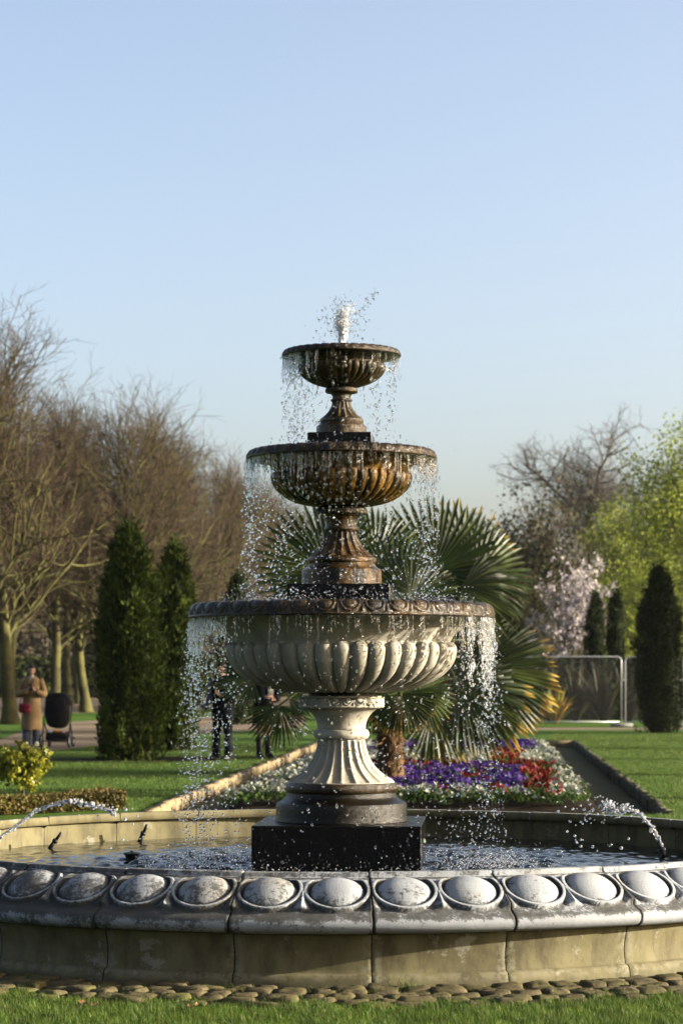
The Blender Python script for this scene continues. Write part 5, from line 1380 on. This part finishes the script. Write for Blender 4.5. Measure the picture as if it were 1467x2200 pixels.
# ------------------------------------------------------------------ people, pushchair, bench
M['skin'] = simple("skin", (0.255, 0.153, 0.107), (0.224, 0.133, 0.092), 10, .5)
M['hair'] = simple("dark_hair", (0.006, 0.004, 0.0035), (0.010, 0.007, 0.006), 30, .5)
M['grey_hair'] = simple("grey_hair", (0.270, 0.270, 0.270), (0.192, 0.192, 0.192), 30, .6)
M['camel'] = simple("camel_wool", (0.165, 0.108, 0.052), (0.130, 0.084, 0.040), 14, .9, .3, 90)
M['jeans'] = simple("blue_denim", (0.051, 0.066, 0.096), (0.033, 0.045, 0.069), 14, .9)
M['navy'] = simple("navy_cloth", (0.004, 0.005, 0.008), (0.007, 0.008, 0.011), 14, .9, spec=.05)
M['lilac'] = simple("grey_lilac_knit", (0.096, 0.090, 0.120), (0.072, 0.066, 0.090), 30, .9)
M['pale'] = simple("pale_grey_cloth", (0.189, 0.180, 0.162), (0.148, 0.139, 0.126), 20, .9)
M['maroon'] = simple("dark_red_leather", (0.096, 0.009, 0.018), (0.066, 0.006, 0.012), 20, .45)
M['shoe_white'] = simple("white_shoe", (0.420, 0.420, 0.408), (0.360, 0.360, 0.348), 20, .6)
M['eye'] = simple("eye", (0.02, 0.015, 0.012), (0.03, 0.02, 0.02), 10, .3)
M['lip'] = simple("lips", (0.216, 0.078, 0.066), (0.192, 0.066, 0.060), 10, .5)

def skin_body(edges, verts, m, name="body", sub=2):
    """One continuous skinned figure from a joint graph: verts {name: (x, y, z, r)}, edges name pairs; the pelvis is the root."""
    names = list(verts); idx = {k: i for i, k in enumerate(names)}
    me = bpy.data.meshes.new(name); me.from_pydata([verts[k][:3] for k in names], [(idx[a], idx[b]) for a, b in edges], [])
    o = bpy.data.objects.new(name, me); COL.objects.link(o)
    o.modifiers.new("skin", 'SKIN'); ss_ = o.modifiers.new("sub", 'SUBSURF'); ss_.levels = ss_.render_levels = sub
    for k, i in idx.items():
        sv = me.skin_vertices[0].data[i]; r = verts[k][3]; sv.radius = r if isinstance(r, tuple) else (r, r); sv.use_root = (k == 'pelvis')
    dg = bpy.context.evaluated_depsgraph_get(); dg.update()
    out = bpy.data.meshes.new_from_object(o.evaluated_get(dg)); bpy.data.objects.remove(o); out.name = name
    out.materials.clear(); out.materials.append(m)
    for p in out.polygons: p.use_smooth = True
    return out

def loft(secs, n=18):
    """Closed sections (x, y, z, rx, ry) joined into a garment."""
    a = np.arange(n) * 2 * math.pi / n; V = []
    for (x, y, z, rx, ry) in secs: V.append(np.c_[x + rx * np.cos(a), y + ry * np.sin(a), np.full(n, z)])
    return np.concatenate(V), [grid_faces(len(secs), n, True)]

HAND = {}
def hand(prefix, wrist, d, side, verts, edges):
    d = Vector(d).normalized(); sd = Vector(side).normalized(); w = Vector(wrist); pn = d.cross(sd).normalized()
    palm_ = w + d * .055; verts[prefix + 'palm'] = (*palm_, (.020, .032)); edges.append((prefix + 'wrist', prefix + 'palm'))
    for i, (off, l) in enumerate(((-.026, .062), (-.009, .074), (.009, .070), (.025, .056))):
        k = palm_ + sd * off + d * .035; verts[f'{prefix}f{i}a'] = (*k, .0095); q = k + (d * .8 + pn * .5).normalized() * l * .5; verts[f'{prefix}f{i}b'] = (*q, .0085)
        e = q + (d * .35 + pn * .9).normalized() * l * .5; verts[f'{prefix}f{i}c'] = (*e, .007)
        edges += [(prefix + 'palm', f'{prefix}f{i}a'), (f'{prefix}f{i}a', f'{prefix}f{i}b'), (f'{prefix}f{i}b', f'{prefix}f{i}c')]
    k = w + d * .03 - sd * .034; verts[prefix + 't0'] = (*k, .011); q = k + (d * .7 - sd * .4 + pn * .5).normalized() * .045; verts[prefix + 't1'] = (*q, .009)
    edges += [(prefix + 'palm', prefix + 't0'), (prefix + 't0', prefix + 't1')]

def head_meshes(hair_m, long_hair=False):
    V, F = ico(3); V = V * np.array([.075, .095, .115])
    V[:, 0] *= 1 - .22 * np.clip(-V[:, 2] / .115, 0, 1); fr = V[:, 1] < 0
    nose = np.exp(-(V[:, 0] / .014) ** 2 - ((V[:, 2] + .012) / .024) ** 2) * .022 * fr
    sock = (np.exp(-((V[:, 0] - .03) / .016) ** 2 - ((V[:, 2] - .012) / .012) ** 2) + np.exp(-((V[:, 0] + .03) / .016) ** 2 - ((V[:, 2] - .012) / .012) ** 2)) * .010 * fr
    chin = np.exp(-(V[:, 0] / .025) ** 2 - ((V[:, 2] + .085) / .02) ** 2) * .010 * fr
    V[:, 1] += -nose + sock - chin
    for sx in (-1, 1): V[:, 0] += sx * .016 * np.exp(-((V[:, 1] - .005) / .016) ** 2 - ((V[:, 2]) / .028) ** 2) * (V[:, 0] * sx > 0.05)
    head = mesh_np("head", V, [F], True, None, [M['skin']])
    H, Fh = ico(3); H = H * np.array([.086, .106, .124]) + np.array([0, .012, .008]); k = (H[:, 1] < -.035) & (H[:, 2] < .062)
    H[k] *= np.array([.80, .62, .9]); k2 = H[:, 2] < -.05
    if not long_hair: H[k2] *= np.array([.8, .8, .85])
    else: H[k2 & (H[:, 1] > 0)] += np.array([0, .01, -.09])
    return head, mesh_np("hair", H + np.random.default_rng(1).normal(0, .0025, H.shape), [Fh], True, None, [hair_m])

def add_head(t, loc, rot, hair_m, long_hair=False):
    hm, hr = head_meshes(hair_m, long_hair); h = link("head", hm, t, loc, rot)
    link("hair", hr, h)
    for sx in (-1, 1): link("eye", mesh_np("eye", ICO1[0] * np.array([.012, .006, .007]) + np.array([sx * .03, -.082, .012]), [ICO1[1]], True, None, [M['eye']]), h)
    link("mouth", mesh_np("mouth", ICO1[0] * np.array([.022, .008, .007]) + np.array([0, -.084, -.052]), [ICO1[1]], True, None, [M['lip']]), h)
    return h

def sleeve(pts, rads, m, t, name="sleeve"):
    V, F = path_tube(smooth_curve(pts, 6), np.interp(np.linspace(0, 1, (len(pts) - 1) * 6 + 1), np.linspace(0, 1, len(pts)), rads), 14)
    link(name, mesh_np(name, V, F, True, None, [m]), t)

def standing(label, loc, rz, arms, hair_m, long_hair, legs_m, head_rot, stance=.10):
    """arms: for 'l' and 'r' (elbow, wrist, hand direction, hand side)."""
    t = thing("person", label, "person", loc, rz)
    v = {'pelvis': (0, 0, .93, (.14, .10)), 'waist': (0, .0, 1.08, (.125, .09)), 'chest': (0, 0, 1.27, (.15, .10)), 'neck0': (0, .01, 1.41, .055), 'neck1': (0, -.005, 1.50, .050), 'skull': (0, -.01, 1.57, .06)}
    e = [('pelvis', 'waist'), ('waist', 'chest'), ('chest', 'neck0'), ('neck0', 'neck1'), ('neck1', 'skull')]
    for s, k in ((-1, 'r'), (1, 'l')):
        el, wr, hd, hs = arms[k]
        v[k + 'sh'] = (s * .175, .01, 1.37, .058); v[k + 'elbow'] = (*el, .040); v[k + 'wrist'] = (*wr, .026)
        e += [('chest', k + 'sh'), (k + 'sh', k + 'elbow'), (k + 'elbow', k + 'wrist')]; hand(k, wr, hd, hs, v, e)
        v[k + 'hip'] = (s * .09, 0, .86, .09); v[k + 'knee'] = (s * stance, -.02, .48, .056); v[k + 'ankle'] = (s * stance * 1.05, .01, .09, .038); v[k + 'ball'] = (s * stance * 1.2, -.12, .035, .035)
        e += [('pelvis', k + 'hip'), (k + 'hip', k + 'knee'), (k + 'knee', k + 'ankle'), (k + 'ankle', k + 'ball')]
    link("body", skin_body(e, v, M['skin']), t)
    add_head(t, (0, -.02, 1.595), head_rot, hair_m, long_hair)
    return t, v
def trousers(t, m, stance, w0=.10, w1=.085, hem=.06):
    for s in (-1, 1):
        V, F = loft([(s * stance * 1.05, .0, hem, w1, w1 * 1.15), (s * stance, -.01, .45, w1 * .95, w1 * .98), (s * .085, 0, .80, w0, w0 * 1.05), (s * .07, 0, .95, w0 * .9, w0)]); link("trouser_leg", mesh_np("trouser_leg", V, F, True, None, [m]), t)
def shoes(t, m, stance, tall=.07):
    for s in (-1, 1):
        V = ICO2[0] * np.array([.048, .125, .055]) + np.array([s * stance * 1.12, -.055, .045]); V[:, 2] = np.maximum(V[:, 2], .0)
        mb = MB().add(V, ICO2[1])
        if tall > .1: mb.add(*loft([(s * stance * 1.06, .005, .05, .055, .065), (s * stance * 1.03, .0, tall * .6, .060, .066), (s * stance * 1.0, -.005, tall, .066, .070)]))
        link("shoe" if tall < .1 else "boot", mb.mesh("shoe", m, True), t)

# woman in the camel coat
wl = W(68, 1602); wl.z = 0
t, v = standing("woman in a long camel coat with dark red bag looking at her phone", wl, R(6), {
    'l': ((.27, -.06, 1.10), (.07, -.27, 1.17), (-.5, -.3, .9), (.2, -.9, 0)), 'r': ((-.27, -.04, 1.10), (-.09, -.26, 1.16), (.5, -.3, .9), (-.2, -.9, 0))}, M['hair'], True, M['jeans'], (R(14), R(4), R(4)))
trousers(t, M['jeans'], .10, .10, .095, .03); shoes(t, M['shoe_white'], .10)
V, F = loft([(0, .0, .34, .225, .18), (0, 0, .55, .212, .17), (0, 0, .85, .195, .155), (0, 0, 1.05, .18, .14), (0, 0, 1.25, .20, .145), (0, .005, 1.38, .205, .135), (0, .01, 1.44, .12, .10), (0, .01, 1.475, .085, .085)], 24)
V = V + np.c_[np.zeros((len(V), 2)), .008 * np.sin(np.arange(len(V)) * 1.7)]; link("coat", mesh_np("coat", V, F, True, None, [M['camel']]), t)
for s, k in ((1, 'l'), (-1, 'r')): sleeve([(s * .17, .0, 1.39), (s * .23, -.01, 1.26), (s * .27, -.06, 1.10), (s * .18, -.18, 1.12), (s * .095, -.255, 1.155)], [.080, .072, .066, .060, .050], M['camel'], t)
for s in (-1, 1):
    V, F = box(s * .055, -.155, 1.33, .085, .02, .20, s * .25, .006); link("lapel", mesh_np("lapel", V, [F], True, None, [M['camel']]), t)
V, F = loft([(0, -.055, 1.20, .05, .105), (0, -.05, 1.40, .06, .10), (0, 0, 1.49, .062, .066)]); link("jumper", mesh_np("jumper", V, F, True, None, [M['pale']]), t)
hp = wl + Matrix.Rotation(R(6), 3, 'Z') @ Vector((0, -.315, 1.235))
ph = thing("phone", "dark phone held in both hands by the woman in the camel coat", "phone", hp, R(6)); V, F = box(0, 0, 0, .075, .012, .15, 0, .004); link("case", mesh_np("case", V, [F], True, None, [M['black']]), ph); V, F = box(0, .0075, 0, .066, .003, .136); link("screen", mesh_np("screen", V, [F], False, None, [M['eye']]), ph)
bgp = wl + Matrix.Rotation(R(6), 3, 'Z') @ Vector((-.13, -.215, .82))
bg = thing("handbag", "dark red leather bag hanging at the hip of the woman in the camel coat", "bag", bgp, R(6))
V, F = box(0, 0, -.02, .25, .09, .20, 0, .03); link("pouch", mesh_np("pouch", V, [F], True, None, [M['maroon']]), bg)
V, F = box(0, -.05, .03, .24, .02, .10, 0, .008); link("flap", mesh_np("flap", V, [F], True, None, [M['maroon']]), bg)
V, F = path_tube(smooth_curve([(-.11, 0, .07), (-.06, .01, .22), (.06, .02, .42), (.20, .08, .60), (.24, .2, .62)], 6), .009, 6); link("strap", mesh_np("strap", V, F, True, None, [M['maroon']]), bg)

# pushchair beside her
pl = W(124, 1606); pl.z = 0
pc = thing("pushchair", "black pushchair with rounded hood and full basket beside the camel coat", "pushchair", pl, R(-4))
def shell(secs, m, nm, n=22, p=3.0):
    a = np.arange(n) * 2 * math.pi / n; V = []
    for (y, z, rx, rz) in secs: V.append(np.c_[rx * np.sign(np.cos(a)) * np.abs(np.cos(a)) ** (2 / p), np.full(n, y), z + rz * np.sign(np.sin(a)) * np.abs(np.sin(a)) ** (2 / p)])
    V = np.concatenate(V); k = len(secs); F = [grid_faces(k, n, True)]; c0 = len(V)
    V = np.concatenate([V, [[0, secs[0][0], secs[0][1]], [0, secs[-1][0], secs[-1][1]]]]); i = np.arange(n); j = (i + 1) % n
    F.append(np.concatenate([np.stack([j, i, np.full(n, c0)], 1), np.stack([i + (k - 1) * n, j + (k - 1) * n, np.full(n, c0 + 1)], 1)]))
    return link(nm, mesh_np(nm, V, F, True, None, [m]), pc)
M['pram'] = simple("black_fabric", (0.004, 0.004, 0.005), (0.006, 0.006, 0.007), 30, .8, spec=.05)
shell([(-.20, .72, .20, .29), (-.17, .72, .225, .31), (.10, .70, .235, .31), (.22, .66, .21, .26)], M['pram'], "seat_shell")
shell([(-.12, .97, .235, .14), (-.06, .98, .245, .155), (.14, .98, .245, .155), (.32, .93, .225, .11)], M['pram'], "hood", p=2.4)
fr = MB()
for s in (-1, 1):
    fr.add(*path_tube([(s * .27, -.26, .14), (s * .275, -.05, .52), (s * .28, .16, .95), (s * .27, .26, 1.05)], .015, 8))
    fr.add(*path_tube([(s * .275, -.05, .52), (s * .24, .40, .11)], .014, 8))
fr.add(*path_tube([(-.27, .26, 1.05), (-.2, .29, 1.07), (.2, .29, 1.07), (.27, .26, 1.05)], .018, 8)); fr.add(*path_tube([(-.27, -.26, .14), (.27, -.26, .14)], .012, 8)); fr.add(*path_tube([(-.24, .40, .11), (.24, .40, .11)], .012, 8))
link("frame", fr.mesh("frame", M['black'], True), pc)
V, F = box(0, .02, .23, .42, .50, .17, 0, .03); link("basket", mesh_np("basket", V, [F], True, None, [M['pram']]), pc)
M['tyre'] = simple("tyre_rubber", (0.005, 0.005, 0.005), (0.008, 0.008, 0.008), 30, .8, spec=.05)
for (x, y, r) in ((-.29, -.26, .14), (.29, -.26, .14), (-.25, .40, .11), (.25, .40, .11)):
    a = np.linspace(0, 2 * math.pi, 25)[:-1]; ring_ = np.c_[np.full(24, x), y + (r - .02) * np.cos(a), r + (r - .02) * np.sin(a)]
    V, F = path_tube(np.concatenate([ring_, ring_[:1]]), .021, 8, False); wh = link("wheel", mesh_np("wheel", V, F, True, None, [M['tyre']]), pc)
    mb = MB()
    for k in range(5): b = k * 2 * math.pi / 5; mb.add(*path_tube([(x, y, r), (x, y + (r - .03) * math.cos(b), r + (r - .03) * math.sin(b))], .009, 5))
    link("spokes", mb.mesh("spokes", M['galv'], True), wh)
M['orange'] = simple("orange_cloth", (0.330, 0.144, 0.030), (0.270, 0.108, 0.024), 20, .8); M['blue_cloth'] = simple("light_blue_cloth", (0.210, 0.252, 0.312), (0.330, 0.348, 0.360), 20, .8)
ba_ = Matrix.Rotation(R(-4), 3, 'Z')
for (dx, dy, dz, sc, m, nm, lb) in ((.02, -.16, .335, (.11, .07, .035), M['orange'], "folded_cloth", "orange cloth bundle in the pushchair basket"), (-.11, -.17, .325, (.06, .06, .03), M['blue_cloth'], "folded_cloth", "light blue cloth bundle at the left of the pushchair basket"), (.14, -.17, .33, (.05, .06, .032), M['pale'], "folded_cloth", "pale cloth bundle at the right of the pushchair basket")):
    V = ICO2[0] * np.array(sc); V = V + np.random.default_rng(3).normal(0, .004, V.shape); tag(link(nm, mesh_np(nm, V, [ICO2[1]], True, None, [m]), None, pl + ba_ @ Vector((dx, dy, dz))), lb, "cloth", "things in the pushchair basket")

# two people behind the water
p1 = W(478, 1634); p1.z = 0
t, v = standing("person in dark coat and grey-lilac sleeve standing left behind the falling water", p1, R(-35), {
    'l': ((.26, -.03, 1.10), (.14, -.26, 1.14), (-.4, -.6, .6), (.1, -.2, -.9)), 'r': ((-.28, .02, 1.10), (-.32, -.14, .88), (0, -.2, -1), (.2, -.9, 0))}, M['hair'], False, M['navy'], (R(8), 0, R(10)), .13)
trousers(t, M['navy'], .13, .105, .075, .05); shoes(t, M['black'], .13)
V, F = loft([(0, 0, .72, .21, .16), (0, 0, .95, .205, .155), (0, 0, 1.10, .195, .145), (0, 0, 1.27, .21, .15), (0, .005, 1.39, .20, .13), (0, .01, 1.45, .11, .09), (0, .01, 1.48, .08, .08)], 22); link("coat", mesh_np("coat", V, F, True, None, [M['navy']]), t)
sleeve([(-.17, 0, 1.39), (-.25, .01, 1.26), (-.285, .02, 1.10), (-.32, -.12, .92)], [.085, .078, .07, .058], M['lilac'], t); sleeve([(.17, 0, 1.39), (.24, .0, 1.26), (.265, -.03, 1.10), (.15, -.24, 1.13)], [.085, .078, .07, .055], M['navy'], t)
p2 = W(566, 1629); p2.z = 0
t, v = standing("person with bare knees, black boots and pale scarf right behind the falling water", p2, R(30), {
    'l': ((.26, -.02, 1.10), (.10, -.24, 1.05), (-.8, -.3, .1), (0, -.2, -.9)), 'r': ((-.26, -.02, 1.10), (-.08, -.25, 1.10), (.8, -.3, .1), (0, -.2, -.9))}, M['hair'], True, M['navy'], (R(5), 0, R(-10)), .085)
shoes(t, M['black'], .085, .40)
V, F = loft([(0, 0, .60, .22, .18), (0, 0, .80, .205, .165), (0, 0, 1.05, .18, .135), (0, 0, 1.25, .20, .145), (0, .005, 1.39, .195, .13), (0, .01, 1.45, .11, .09), (0, .01, 1.48, .08, .08)], 22); link("coat", mesh_np("coat", V, F, True, None, [M['navy']]), t)
for s, we in ((-1, (-.09, -.235, 1.10)), (1, (.11, -.225, 1.055))): sleeve([(s * .17, 0, 1.39), (s * .24, 0, 1.26), (s * .265, -.02, 1.10), we], [.082, .076, .07, .055], M['navy'], t)
V, F = loft([(0, -.01, 1.38, .12, .11), (0, -.01, 1.44, .125, .12), (0, 0, 1.49, .10, .10)]); sc_ = MB().add(V, F); V, F = box(.05, -.16, 1.20, .11, .035, .42, 0, .012); sc_.add(V, F); link("scarf", sc_.mesh("scarf", M['pale'], True), t)

# far bench with a seated man
bq = W(147, 1496); bq.z = 0
bc = thing("park_bench", "dark slatted park bench far off between the avenue trunks", "bench", bq, R(62))
M['bench'] = simple("dark_bench_wood", (0.035, 0.025, 0.018), (0.030, 0.021, 0.015), 12, .7)
for k in range(5): V, F = box(0, -.18 + k * .11, .44, 1.6, .09, .03, 0, .006); link("slat", mesh_np("slat", V, [F], False, None, [M['bench']]), bc)
for k in range(4): V, F = box(0, .33 + k * .025, .56 + k * .115, 1.6, .03, .09, 0, .006); link("slat", mesh_np("slat", V, [F], False, None, [M['bench']]), bc)
for x in (-.74, .74):
    for y in (-.2, .3): V, F = box(x, y, .21, .06, .06, .43 if y < 0 else .42, 0, .005); link("leg", mesh_np("leg", V, [F], False, None, [M['bench']]), bc)
    V, F = path_tube([(x, -.2, .42), (x, -.2, .66), (x, .33, .66)], .025, 6); link("armrest", mesh_np("armrest", V, F, True, None, [M['bench']]), bc)
mt_ = thing("person", "grey-haired man in dark blue clothes sitting on the far bench", "person", bq, R(62))
v = {'pelvis': (0, .12, .56, (.14, .11)), 'waist': (0, .15, .72, (.125, .10)), 'chest': (0, .17, .92, (.15, .11)), 'neck0': (0, .16, 1.06, .055), 'neck1': (0, .14, 1.14, .05), 'skull': (0, .12, 1.2, .06)}
e = [('pelvis', 'waist'), ('waist', 'chest'), ('chest', 'neck0'), ('neck0', 'neck1'), ('neck1', 'skull')]
for s, k in ((-1, 'r'), (1, 'l')):
    v[k + 'sh'] = (s * .175, .17, 1.02, .055); v[k + 'elbow'] = (s * .24, .05, .78, .04); v[k + 'wrist'] = (s * .10, -.15, .74, .026); e += [('chest', k + 'sh'), (k + 'sh', k + 'elbow'), (k + 'elbow', k + 'wrist')]; hand(k, v[k + 'wrist'][:3], (-s * .6, -.7, 0), (.7, -.6, 0), v, e)
    v[k + 'hip'] = (s * .09, .06, .54, .085); v[k + 'knee'] = (s * .12, -.38, .52, .06); v[k + 'ankle'] = (s * .12, -.42, .10, .04); v[k + 'ball'] = (s * .13, -.55, .04, .036); e += [('pelvis', k + 'hip'), (k + 'hip', k + 'knee'), (k + 'knee', k + 'ankle'), (k + 'ankle', k + 'ball')]
link("body", skin_body(e, v, M['skin']), mt_); add_head(mt_, (0, .10, 1.23), (R(12), 0, 0), M['grey_hair'])
V, F = loft([(0, .12, .50, .20, .17), (0, .14, .72, .19, .155), (0, .165, .92, .205, .15), (0, .17, 1.03, .19, .13), (0, .15, 1.10, .09, .085)], 20); link("jacket", mesh_np("jacket", V, F, True, None, [M['navy']]), mt_)
for s in (-1, 1):
    sleeve([(s * .17, .17, 1.03), (s * .22, .11, .9), (s * .245, .05, .78), (s * .12, -.13, .745)], [.08, .075, .068, .052], M['navy'], mt_)
    sleeve([(s * .09, .12, .55), (s * .11, -.15, .56), (s * .12, -.39, .53), (s * .12, -.42, .30), (s * .12, -.42, .09)], [.10, .095, .085, .075, .07], M['jeans'], mt_, "trouser_leg")
    V = ICO2[0] * np.array([.05, .13, .055]) + np.array([s * .125, -.50, .05]); V[:, 2] = np.maximum(V[:, 2], 0); link("shoe", mesh_np("shoe", V, [ICO2[1]], True, None, [M['shoe_white']]), mt_)

# ------------------------------------------------------------------ thin morning air
hz = bpy.data.materials.new("thin_haze"); hz.use_nodes = True; hn = hz.node_tree
for n_ in list(hn.nodes):
    if n_.type != 'OUTPUT_MATERIAL': hn.nodes.remove(n_)
pv = hn.nodes.new("ShaderNodeVolumePrincipled"); pv.inputs["Color"].default_value = (.92, .95, 1, 1); pv.inputs["Density"].default_value = 0.00006; pv.inputs["Anisotropy"].default_value = 0.2
hn.links.new(pv.outputs[0], hn.nodes["Material Output"].inputs["Volume"])
V, F = box(0, 780, 11, 1900, 1760, 24.3)
tag(link("haze", mesh_np("haze", V, [F], False, None, [hz])), "thin pale haze over the whole park", "haze", None, 'stuff')
